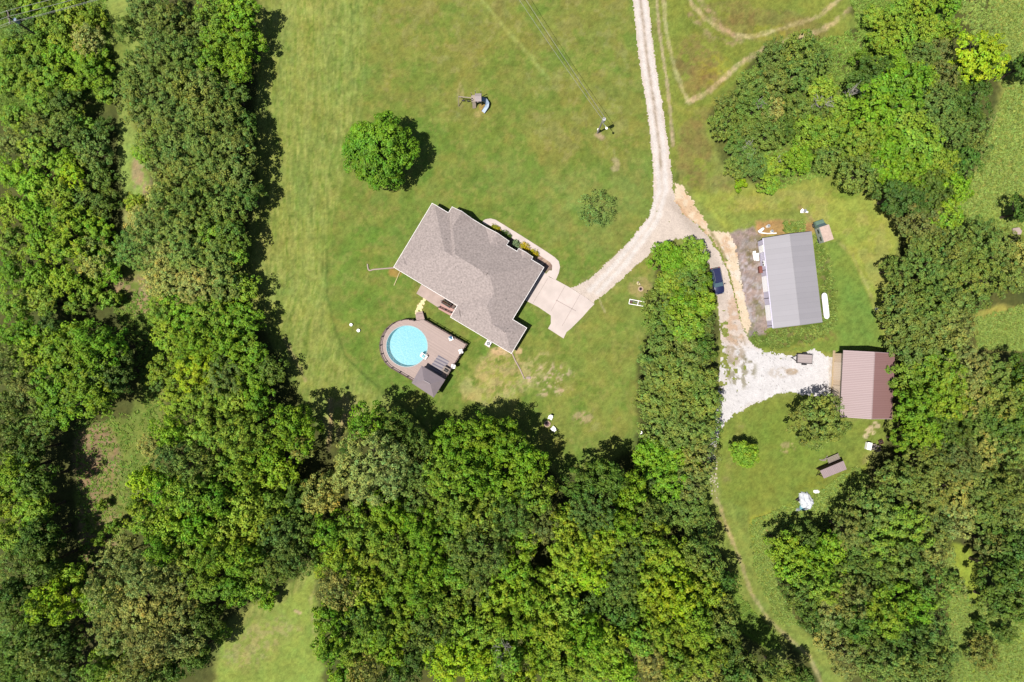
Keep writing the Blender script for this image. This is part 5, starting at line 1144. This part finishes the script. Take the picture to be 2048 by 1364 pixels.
TREES = """
UL the upper left scrub;190,140,38,k 130,205,36,d 85,208,36,g 35,235,36,g 80,250,34,o 128,258,34,b 30,290,38,o 85,305,40,g 165,255,36,g 208,256,24,d 128,325,34,k 185,300,42,b 200,352,32,d 150,350,30,Y 25,350,38,k 72,370,40,k 120,385,34,g 165,400,34,b 208,410,34,d 28,415,38,y 80,428,40,k 130,440,40,y 178,452,38,k 210,470,34,k 30,480,42,g 85,490,40,y 140,500,42,y 190,515,42,l 225,545,28,k 28,545,40,k 80,555,38,k 135,560,36,y 178,580,32,g 35,610,40,g 88,605,40,g 205,505,34,k
LW the left wood;50,670,48,k 110,655,34,d 75,715,52,y 140,705,60,k 205,695,54,k 30,730,44,n 60,785,46,n 120,780,62,k 185,775,62,k 225,745,52,d 20,820,42,b 75,850,46,b 108,822,40,k 25,880,40,b 68,900,40,d 35,940,48,k 72,960,42,d 15,1000,46,y 60,1020,44,k 84,1020,34,g 30,1070,46,g 80,1075,46,d 98,1080,34,d 40,1130,46,b 90,1130,44,d 25,1185,46,d 75,1195,44,d 115,1195,48,Y 150,1150,34,y 30,1240,46,b 85,1250,46,d 35,1300,46,d 95,1305,44,b 140,1280,34,d 30,1350,46,d 90,1355,44,d 145,1345,40,d
MW the long wood between clearing and hay field;300,25,50,o 345,45,40,o 258,62,28,o 390,55,38,o 435,25,46,g 488,30,44,k 495,85,38,k 450,85,48,k 330,100,46,b 285,130,42,b 375,110,40,b 425,130,44,k 475,140,40,k 268,182,44,o 315,170,46,o 365,170,44,o 415,185,44,o 465,190,42,d 280,222,40,o 340,230,48,o 395,235,46,o 445,240,46,o 490,245,36,d 320,285,40,b 360,290,48,o 415,295,48,o 470,300,44,o 335,345,40,o 372,345,48,o 425,350,48,o 475,355,44,o 326,400,36,l 345,400,44,o 395,405,48,o 450,410,48,o 495,395,34,d 290,445,38,l 318,450,46,b 370,455,48,o 425,460,42,y 465,465,40,d 275,500,46,b 325,510,48,l 380,515,46,o 435,515,46,o 475,510,34,g 318,565,36,l 340,565,46,l 395,570,48,l 445,565,44,o 485,575,34,g 330,620,36,g 380,625,46,k 430,625,46,g 480,640,46,k 345,680,40,y 395,685,48,k 450,690,46,k 505,700,44,k 345,740,46,y 398,745,46,Y 450,750,46,b 500,755,46,k 540,740,34,d 365,800,46,y 420,805,46,g 475,805,44,g 520,800,36,k
LC the wood below the hay field;345,865,38,k 395,865,44,g 445,870,44,g 500,870,50,g 545,900,36,k 592,850,52,k 560,940,42,k 610,892,26,l 460,930,46,g 510,945,46,y 405,930,42,b 350,910,36,b 296,958,34,Y 340,975,44,k 392,985,46,g 445,990,46,k 500,1005,46,g 553,1000,44,g 600,990,40,d 306,1035,42,g 352,1040,46,y 405,1045,46,k 458,1050,46,g 510,1060,46,y 562,1060,44,b 608,1050,40,b 330,1090,44,k 385,1100,50,g 440,1110,48,k 495,1115,46,y 548,1120,46,b 598,1115,40,b 420,1165,46,g 475,1170,44,k 514,1170,36,g 560,1138,30,b 250,1110,42,l 300,1145,50,l 350,1160,48,l 225,1180,50,l 285,1210,66,l 355,1220,52,l 240,1255,50,l 310,1280,52,l 370,1270,44,l 195,1200,36,k 215,1330,46,g 275,1340,48,l 335,1340,44,d 395,1310,36,d 415,1235,36,d
CW the large wood below the lawn;735,845,44,k 790,858,46,d 838,885,38,d 745,935,80,l 652,985,44,l 702,898,24,d 835,935,42,b 840,990,44,b 905,885,50,k 960,870,50,k 1012,885,50,k 1060,935,50,k 890,945,52,g 950,940,54,k 1010,960,56,k 1070,990,46,g 910,1005,54,g 970,1015,52,g 1030,1025,50,b 780,1025,48,k 725,1045,48,g 665,1060,46,k 850,1055,48,k 905,1065,46,g 1085,1045,40,n 1050,1075,40,y 657,1118,36,y 695,1110,44,y 750,1100,48,g 805,1110,48,g 860,1125,48,k 960,1095,62,b 1030,1130,46,k 915,1140,42,g 682,1170,44,l 730,1165,46,y 785,1170,48,k 840,1185,48,k 895,1200,48,g 950,1165,46,b 1000,1190,46,y 1065,1185,48,y 664,1220,42,k 700,1225,44,d 755,1235,48,g 812,1240,46,y 865,1250,46,b 925,1255,48,g 980,1250,44,g 1040,1245,48,y 667,1285,44,k 710,1290,48,g 775,1300,52,Y 838,1305,46,d 895,1310,58,Y 955,1310,50,Y 1015,1305,44,g 1070,1300,46,k 690,1350,42,k 735,1350,44,l 800,1360,46,b 980,1358,44,k 1040,1355,44,y
CE the large wood left of the mown path;1165,975,42,d 1215,955,46,d 1258,985,42,k 1185,1020,48,b 1240,1040,48,k 1130,1040,42,y 1290,1025,40,b 1140,1095,48,y 1195,1080,48,y 1250,1095,48,b 1305,1085,46,y 1120,1150,46,y 1175,1140,52,Y 1235,1155,50,b 1290,1145,48,y 1345,1120,52,y 1400,1110,44,b 1130,1210,46,g 1185,1205,44,d 1240,1215,46,d 1290,1205,48,y 1345,1185,54,Y 1400,1175,48,y 1440,1160,36,d 1110,1260,46,y 1165,1265,48,k 1220,1275,46,y 1275,1265,46,g 1330,1250,50,y 1385,1240,50,y 1435,1225,42,o 1130,1325,48,g 1185,1325,46,g 1240,1335,46,k 1295,1325,48,l 1350,1310,46,g 1405,1300,48,g 1455,1290,40,d 1350,1358,44,g 1410,1355,42,l 1465,1345,44,d 1515,1340,42,o 1110,1350,40,y 1560,1350,36,o 1602,1348,28,d
TI the tree island between house and workshop;1338,520,40,k 1385,520,42,g 1340,565,40,g 1380,565,40,b 1405,562,20,k 1320,610,38,b 1365,610,44,k 1402,610,34,y 1325,655,38,b 1372,655,44,g 1407,650,26,o 1320,700,42,o 1370,705,44,o 1402,700,32,d 1310,750,42,o 1360,755,44,o 1400,755,38,o 1312,805,44,o 1362,808,46,o 1408,810,42,o 1318,860,44,b 1368,862,46,o 1412,860,34,o 1300,910,42,k 1350,910,44,k 1395,915,42,n 1330,960,46,k 1380,965,44,n 1325,1015,44,b 1378,1020,46,b 1395,1065,38,b 1290,960,36,d
LR the lower right wood;1570,1094,38,y 1614,1082,38,d 1573,1135,38,y 1610,1120,46,k 1657,1096,44,k 1594,1182,42,b 1635,1170,48,g 1700,1065,46,n 1745,1020,50,o 1690,1130,50,b 1690,1185,44,n 1614,1228,36,d 1645,1225,48,l 1750,1085,52,g 1800,1050,52,g 1745,1145,46,b 1800,1110,52,o 1760,1210,50,y 1815,1205,50,k 1700,1240,46,d 1750,1265,44,b 1700,1305,50,n 1745,1320,50,o 1800,1270,48,d 1845,1245,44,b 1800,1330,50,o 1855,1310,50,o 1886,1302,30,o 1855,1360,46,o
RW the wood right of the barn;1808,882,32,k 1825,700,44,o 1880,690,44,o 1820,755,44,g 1875,745,50,g 1925,730,46,l 1990,752,44,o 2038,748,40,d 1830,810,46,k 1885,800,50,y 1940,785,50,l 1995,795,50,o 2045,780,42,y 1845,865,46,k 1895,860,46,d 1950,845,50,d 2005,850,48,d 2045,840,40,y 1850,925,48,o 1905,915,50,n 1960,905,50,l 2015,905,48,o 1796,957,44,o 1845,985,50,o 1900,975,50,l 1955,965,50,o 2010,965,48,o 1855,1045,50,o 1905,1035,44,l 1965,1025,46,o 2020,1025,46,o 1988,1090,36,n 2025,1085,44,d 2002,1145,44,d 2040,1140,42,b 1990,1205,38,d 2030,1200,46,d 1855,1110,50,l 1860,1165,44,b
UR the upper part of the right hand wood;1850,490,42,o 1900,500,44,o 1950,475,46,o 2000,500,46,o 2040,505,38,l 1850,540,46,b 1905,550,48,o 1960,545,48,o 2015,550,44,o 1790,540,30,b 1805,600,42,o 1855,600,46,o 1892,612,42,o 1938,598,40,o 1800,655,42,o 1850,650,46,o 1905,655,42,l
"""
SHRUBS = """
SU the scrub under the power lines;20,20,34,d 62,12,30,g 100,40,34,g 145,20,34,g 185,40,30,y 45,60,30,b 130,75,38,g 178,85,34,l 80,85,34,g 30,110,36,g 75,130,36,g 120,115,36,k 155,115,30,k 20,160,34,g 65,175,34,g 110,160,34,g 150,175,26,y 205,115,20,y 210,190,20,g
TH the thicket right of the gravel drive;1500,170,36,o 1545,165,44,o 1590,150,44,b 1545,110,36,b 1595,105,46,b 1640,115,34,b 1455,205,28,o 1505,215,38,b 1447,250,36,b 1490,258,34,o 1530,265,40,b 1475,300,32,b 1505,330,34,b 1540,330,30,g 1470,335,28,b 1540,372,28,g 1480,368,16,Y 1600,215,36,o 1645,180,38,g 1575,260,30,d 1620,262,42,g 1665,265,44,g 1600,320,38,k 1655,320,34,b 1640,225,32,b 1545,220,28,l 1690,215,38,g
TT the brushy thicket along the top right;1745,35,32,g 1795,25,38,g 1845,18,36,y 1895,12,34,k 1760,80,38,g 1808,75,38,g 1858,65,36,g 1785,125,32,g 1840,115,38,b 1880,105,30,n 1900,60,24,g 1725,120,24,g
TR the tall thicket left of the right meadow;1740,155,44,d 1790,170,60,k 1845,165,36,y 1956,122,56,Y 1880,160,36,n 1750,220,50,k 1805,235,48,g 1865,210,46,b 1925,205,48,d 1720,285,46,g 1775,290,44,k 1835,285,54,g 1895,265,46,b 1945,255,36,o 1715,345,40,b 1765,340,38,k 1815,345,46,k 1870,330,46,g 1920,325,40,d 1800,390,48,d 1855,390,48,d 1905,380,42,k 1835,440,42,n 1885,440,40,y 1750,375,18,b 1945,300,30,o 1870,465,34,n
SM the margin of the tall woods;290,310,26,y 272,405,24,y 330,590,26,g 222,600,22,g 150,610,24,g 300,892,26,l 315,650,24,g 270,1010,16,g 205,1010,12,g 230,1050,16,g 200,1080,14,g 310,760,24,b 1850,605,20,n 1905,1170,22,l 1955,1247,15,d 2006,1268,24,d 1960,1305,36,n 540,1200,22,k 440,1260,24,g 1650,1270,30,l 860,880,22,k 1540,1040,0,g
"""
LM = [('the utility pole', 101, 88), ('the bare brown strip', 190, 930), ('the narrow grass clearing', 265, 300), ('the hay field', 590, 400), ('the gazebo', 856, 762),
      ('the fire pit', 1094, 847), ('the swimming pool', 814, 692), ('the lower left meadow', 550, 1300), ('the blue car', 1434, 562), ('the white gravel yard', 1560, 745),
      ('the plank table', 1664, 916), ('the white tarpaulin', 1611, 1002), ('the barn', 1735, 768), ('the workshop', 1585, 560), ('the old van', 1640, 466),
      ('the mown path', 1490, 1150), ('the round lawn tree', 760, 300), ('the top right meadow', 1990, 300), ('the small right clearing', 2005, 655), ('the white freezer', 1734, 891),
      ('the white bench', 1287, 878), ('the open gravel fork', 1340, 430), ('the bottom right grass', 1990, 1290), ('the pale oak crown', 745, 935), ('the brown soil patch', 180, 1290),
      ('the upper dirt tracks', 1450, 100), ('the pale flat boulder', 2032, 463), ('the stone ring', 1281, 578), ('the light pole', 1200, 250)]
def where(px, py):
    d, nm, lx, ly = min((math.hypot(px - lx, py - ly), nm, lx, ly) for nm, lx, ly in LM)
    an = math.degrees(math.atan2(-(py - ly), px - lx)) % 360
    w_ = ['right of', 'upper right of', 'above', 'upper left of', 'left of', 'lower left of', 'below', 'lower right of'][int((an + 22.5) // 45) % 8]
    dist = 'just ' if d < 90 else '' if d < 170 else 'well ' if d < 260 else 'far '
    if w_.startswith(('upper', 'lower')): w_ = 'to the ' + w_
    return dist + w_ + ' ' + nm
def vn1(x, y): return float(vnoise(np.array([x]), np.array([y]), 130, 4)[0])
all_t = []
def parse(txt, cat):
    for ln in txt.strip().splitlines():
        head, body = ln.split(';'); code, reg = head.split(' ', 1)
        for tok in body.split():
            a = tok.split(',')
            if float(a[2]) < 5: continue
            all_t.append(dict(x=float(a[0]), y=float(a[1]), r=float(a[2]), k=a[3], reg=reg, code=code, cat=cat))
parse(TREES, 'tree'); parse(SHRUBS, 'shrub')
HT = {'UL': .66, 'LW': .95, 'MW': .8, 'LC': 1.2, 'CW': 1.2, 'CE': 1.15, 'TI': .7, 'LR': 1.0, 'RW': .95, 'UR': .9}
for t in all_t:
    sz = 'very large' if t['r'] >= 60 else 'large' if t['r'] >= 50 else 'medium' if t['r'] >= 42 else 'smaller' if t['r'] >= 30 else 'small'
    t['base'] = '%s %s %s %s' % (sz, KIND[t['k']][2], t['cat'], where(t['x'], t['y']))
from collections import defaultdict
byl = defaultdict(list)
for t in all_t: byl[t['base']].append(t)
for b_, ts in byl.items():
    if len(ts) == 1: ts[0]['label'] = b_; continue
    xs = [t['x'] for t in ts]; ys = [t['y'] for t in ts]
    hor = max(xs) - min(xs) >= max(ys) - min(ys)
    ts.sort(key=lambda t: t['x'] if hor else t['y'])
    e = ('leftmost', 'rightmost') if hor else ('topmost', 'lowest'); n = len(ts)
    ords = ['', 'second', 'third', 'fourth', 'fifth', 'sixth', 'seventh']; cnt = {2: 'both', 3: 'three', 4: 'four', 5: 'five', 6: 'six', 7: 'seven', 8: 'eight'}
    for i, t in enumerate(ts):
        if n == 2: t['label'] = b_ + ', ' + (('left' if hor else 'upper') if i == 0 else ('right' if hor else 'lower')) + ' of two'
        else:
            p_ = e[0] if i == 0 else e[1] if i == n - 1 else ords[min(i, 6)] + (' from left' if hor else ' from top')
            t['label'] = b_ + ', ' + p_
for t in all_t:
    ww_ = t['label'].split()
    if len(ww_) > 16: t['label'] = t['label'].replace('very large', 'huge').replace(' to the ', ' ').replace('the narrow grass clearing', 'the grass clearing').replace('the top right meadow', 'the right meadow').replace('the small right clearing', 'the small clearing')
    if len(t['label'].split()) > 16: t['label'] = t['label'].replace('medium ', '')
    if len(t['label'].split()) > 16: print('long', t['label'])
    if t['cat'] == 'tree':
        place_tree(t['x'], t['y'], t['r'] * 1.0, t['k'], label=t['label'], group='trees of ' + t['reg'], tall=HT[t['code']] * (.6 if t['code'] == 'UL' and t['x'] > 160 else 1), shade=.85 + .3 * vn1(t['x'], t['y']))
    else:
        r_ = t['r']; hk = (1.2 + r_ * .045) if t['code'] in ('SU', 'SM', 'TT') else (1.6 + r_ * .06) if t['code'] == 'TH' else (2.5 + r_ * .085)
        if t['code'] == 'SU': hk = .8 + r_ * .03
        place_tree(t['x'], t['y'], r_ * (.9 if t['code'] in ('TH', 'TT') else 1.03), t['k'], hk, 'shrub', t['label'], 'shrubs of ' + t['reg'], 'shrub')
# single trees
place_tree(757, 302, 74, 'k', 6.0, 'lawn_tree', 'big round green tree standing alone on the upper lawn', None, 'tree', 'dense', shade=1.0)
place_tree(1641, 845, 60, 'o', 6.0, 'oak_tree', 'dark olive oak between the barn and the round lower yard', None, 'tree')
place_tree(1487, 908, 29, 'y', 3.6, 'yard_tree', 'small bushy yellow green tree alone in the round lower yard', None, 'tree', 'dense', shade=1.05)
place_tree(2050, 130, 34, 'd', 6.0, 'edge_tree', 'dark tree cut by the right edge beside the upper meadow', None, 'tree')
place_tree(2052, 422, 36, 'd', 6.0, 'edge_tree', 'dark tree cut by the right edge above the pale boulder', None, 'tree')
# thin young tree on the lawn: open crown
g = np.random.default_rng(3); n = 120; an = g.random(n) * 6.28; rr_ = 3.3 * np.sqrt(g.random(n)); cl = np.stack([rr_ * np.cos(an), rr_ * np.sin(an), 3.2 - rr_ * .25 + g.normal(size=n) * .35], 1)
V, F, T = leaf_cloud(cl, np.full(n, .40), 20, .11, .7, .8, 0, 5, np.array([0, 0, 2.6]))
me = fast_mesh('crown', V, F, m_leaf, 4, {'tint': ('FLOAT_COLOR', T)})
yt = thing('young_tree', 'thin open crowned young tree on the lawn left of the gravel drive', 'tree', P(1194, 415, 3).to_tuple()[:2] + (0,))
co_ = bpy.data.objects.new('crown', me); col.objects.link(co_); co_.parent = yt; co_.color = (*A(116, 142, 66, 1.9), 1)
tb_ = MB(); tb_.cyl((0, 0, 0), (0, 0, 2.4), .07, .04, 7)
for k in range(0, n, 5): q = Vector(cl[k]); st_ = Vector((0, 0, random.uniform(1.4, 2.6))); tb_.cyl(st_, q, .014, .008, 4)
tb_.build('trunk', m_bark, yt)
# bushes in the planting bed
def bush(px, py, r, colr, label, hz=.75, seed=1, asp=1.25):
    g = np.random.default_rng(seed); n = 46; d = g.normal(size=(n, 3)); d[:, 2] = np.abs(d[:, 2]); d /= np.linalg.norm(d, axis=1)[:, None]
    rm = r * S; cl = d * np.array([rm * asp, rm * .8, rm]) * (.75 + .2 * g.random(n))[:, None]; cl[:, 2] += .15
    V, F, T = leaf_cloud(cl, np.full(n, rm * .26), 22, .06, .5, .6, 60, seed, np.array([0, 0, .1]), .12)
    t = thing('garden_bush', label, 'bush', P(px, py, 0), hang + .1)
    o = bpy.data.objects.new('foliage', fast_mesh('foliage', V, F, m_leaf, 4, {'tint': ('FLOAT_COLOR', T)})); col.objects.link(o); o.parent = t; o.color = (*A(*colr, 1.5), 1)
    MB().cyl((0, 0, 0), (0, 0, .5), .05, .03, 6).build('stem', m_bark, t)
bush(992, 458, 8.5, (175, 170, 30), 'olive yellow bush at the upper end of the planting bed by the walkway', seed=31)
bush(1012, 470, 10, (92, 122, 34), 'dark green bush second from the upper end of the planting bed', seed=32)
bush(1032, 488, 9.5, (150, 172, 118), 'pale grey green bush in the house notch of the planting bed', seed=33, asp=1.0)
bush(1050, 493, 9.5, (226, 200, 16), 'bright yellow bush in the middle of the planting bed', seed=34)
bush(1067, 507, 9.5, (214, 196, 18), 'bright yellow bush at the lower end of the planting bed', seed=35)
# dead trees
def dead_tree(px, py, hz, ln, label, seed, rz=0):
    g = random.Random(seed); t = thing('dead_tree', label, 'dead tree', P(px, py, hz).to_tuple()[:2] + (0,), rz); mb = MB()
    mb.cyl((0, 0, 0), (0, 0, hz * .7), .12, .08, 6)
    for k in range(11):
        a = g.uniform(0, 6.28); e_ = Vector((math.cos(a) * ln * g.uniform(.5, 1), math.sin(a) * ln * g.uniform(.3, .8), hz * g.uniform(.8, 1.15)))
        st_ = Vector((0, 0, hz * g.uniform(.4, .7))); m_ = st_.lerp(e_, .5) + Vector((0, 0, .25)); mb.cyl(st_, m_, .085, .055, 5); mb.cyl(m_, e_, .055, .02, 5)
        for j in range(4):
            s2 = m_.lerp(e_, g.uniform(0, .9)); mb.cyl(s2, s2 + Vector((g.uniform(-.8, .8), g.uniform(-.8, .8), g.uniform(0, .3))), .03, .012, 4)
    mb.build('branches', m_deadwood, t)
dead_tree(1712, 180, 7.5, 1.8, 'bare silver dead tree at the left side of the tall green thicket', 3)
dead_tree(1650, 200, 6.2, 2.4, 'bare white dead tree lying open in the middle of the drive side thicket', 4, .2)
dead_tree(1497, 297, 4.8, 1.9, 'grey dead tree near the left margin of the drive side thicket', 5, 1.2)
dead_tree(1548, 322, 4.0, 1.9, 'pale dead tree at the lower margin of the drive side thicket', 6)
dead_tree(1520, 208, 5.5, 1.1, 'small grey dead tree above the dark bush of the drive side thicket', 7)
dead_tree(1868, 452, 5.0, .9, 'small white dead snag at the foot of the tall right thicket', 8)
dead_tree(1002, 1310, 15.0, 2.4, 'grey leafless dead tree among the bottom trees of the central wood', 9, 1.2)
# rough grass and weeds with real blades
def weeds(name, label, polys, n, hgt, colr, seed, sp=.16, thr=.3):
    g = np.random.default_rng(seed); P_ = []
    for q, w_ in polys:
        xs = [p[0] for p in q]; ys = [p[1] for p in q]; m = int(n * w_); x = g.uniform(min(xs), max(xs), m * 3); y = g.uniform(min(ys), max(ys), m * 3)
        d = poly_sd(x, y, q) + (fbm(x, y, 12, seed) - .5) * 16; k = np.where((d > 0) & (fbm(x, y, 9, seed + 2) > thr))[0][:m]; P_.append(np.stack([x[k], y[k]], 1))
    Q = np.concatenate(P_); N = len(Q); nb = 5
    bx = np.repeat((Q[:, 0] - 1024) * S, nb) + g.normal(size=N * nb) * .06; by = np.repeat((682 - Q[:, 1]) * S, nb) + g.normal(size=N * nb) * .06
    a = g.random(N * nb) * 6.28; h = hgt * (.5 + g.random(N * nb)); l = sp * (.6 + g.random(N * nb) * 1.4); w_ = .05 + .07 * g.random(N * nb)
    b0 = np.stack([bx - np.sin(a) * w_, by + np.cos(a) * w_, bx * 0], 1); b1 = np.stack([bx + np.sin(a) * w_, by - np.cos(a) * w_, bx * 0], 1)
    tp_ = np.stack([bx + np.cos(a) * l, by + np.sin(a) * l, h], 1); V = np.stack([b0, b1, tp_], 1).reshape(-1, 3)
    t = np.repeat(np.repeat(1 + g.normal(size=N) * .2, nb), 3)[:, None] * np.array([1, 1, 1, 1.0]); t[:, 0] *= np.repeat(np.repeat(1 + g.normal(size=N) * .1, nb), 3)
    me = fast_mesh(name, V, np.arange(len(V)).reshape(-1, 3), m_leaf, 3, {'tint': ('FLOAT_COLOR', np.clip(t, .3, 2))})
    o = bpy.data.objects.new(name, me); col.objects.link(o); o.color = (*A(*colr, 1.7), 1); return tag(o, label, 'weeds', kind='stuff')
weeds('weeds', 'tall dark weeds growing round the metal workshop', [([(1626, 470), (1652, 500), (1668, 560), (1674, 640), (1650, 674), (1600, 692), (1545, 702), (1500, 690), (1505, 664), (1545, 660), (1647, 648)], 1.0), ([(1565, 440), (1610, 440), (1612, 464), (1570, 466)], .1)], 2600, .3, (140, 160, 74), 51, .2, .47)
weeds('meadow_grass', 'long yellowish grass of the uncut margins and right meadows', [([(1500, 1040), (1600, 1002), (1720, 930), (1740, 960), (1650, 1060), (1545, 1075), (1550, 1160), (1600, 1250), (1560, 1250), (1508, 1140)], .3), ([(1900, 0), (2048, 0), (2048, 470), (1920, 460), (1890, 420), (1960, 330), (2010, 180)], .35), ([(1940, 640), (2048, 610), (2048, 700), (1960, 700)], .12), ([(1890, 1090), (1940, 1200), (2048, 1240), (2048, 1364), (1900, 1364)], .3)], 16000, .2, (140, 160, 70), 52, .24)
weeds('undergrowth', 'green undergrowth in the clearings and thickets', [([(0, 0), (210, 0), (235, 190), (0, 230)], .35), ([(1420, 240), (1540, 90), (1740, 60), (1740, 330), (1540, 380)], .35), ([(150, 830), (330, 820), (250, 1130), (160, 1150)], .07), ([(1450, 1160), (1540, 1260), (1560, 1300), (1480, 1260)], .08), ([(210, 590), (330, 580), (330, 720), (300, 880), (270, 700)], .05), ([(1700, 0), (1910, 0), (1900, 140), (1740, 150)], .2)], 18000, .28, (130, 158, 62), 53, .26)
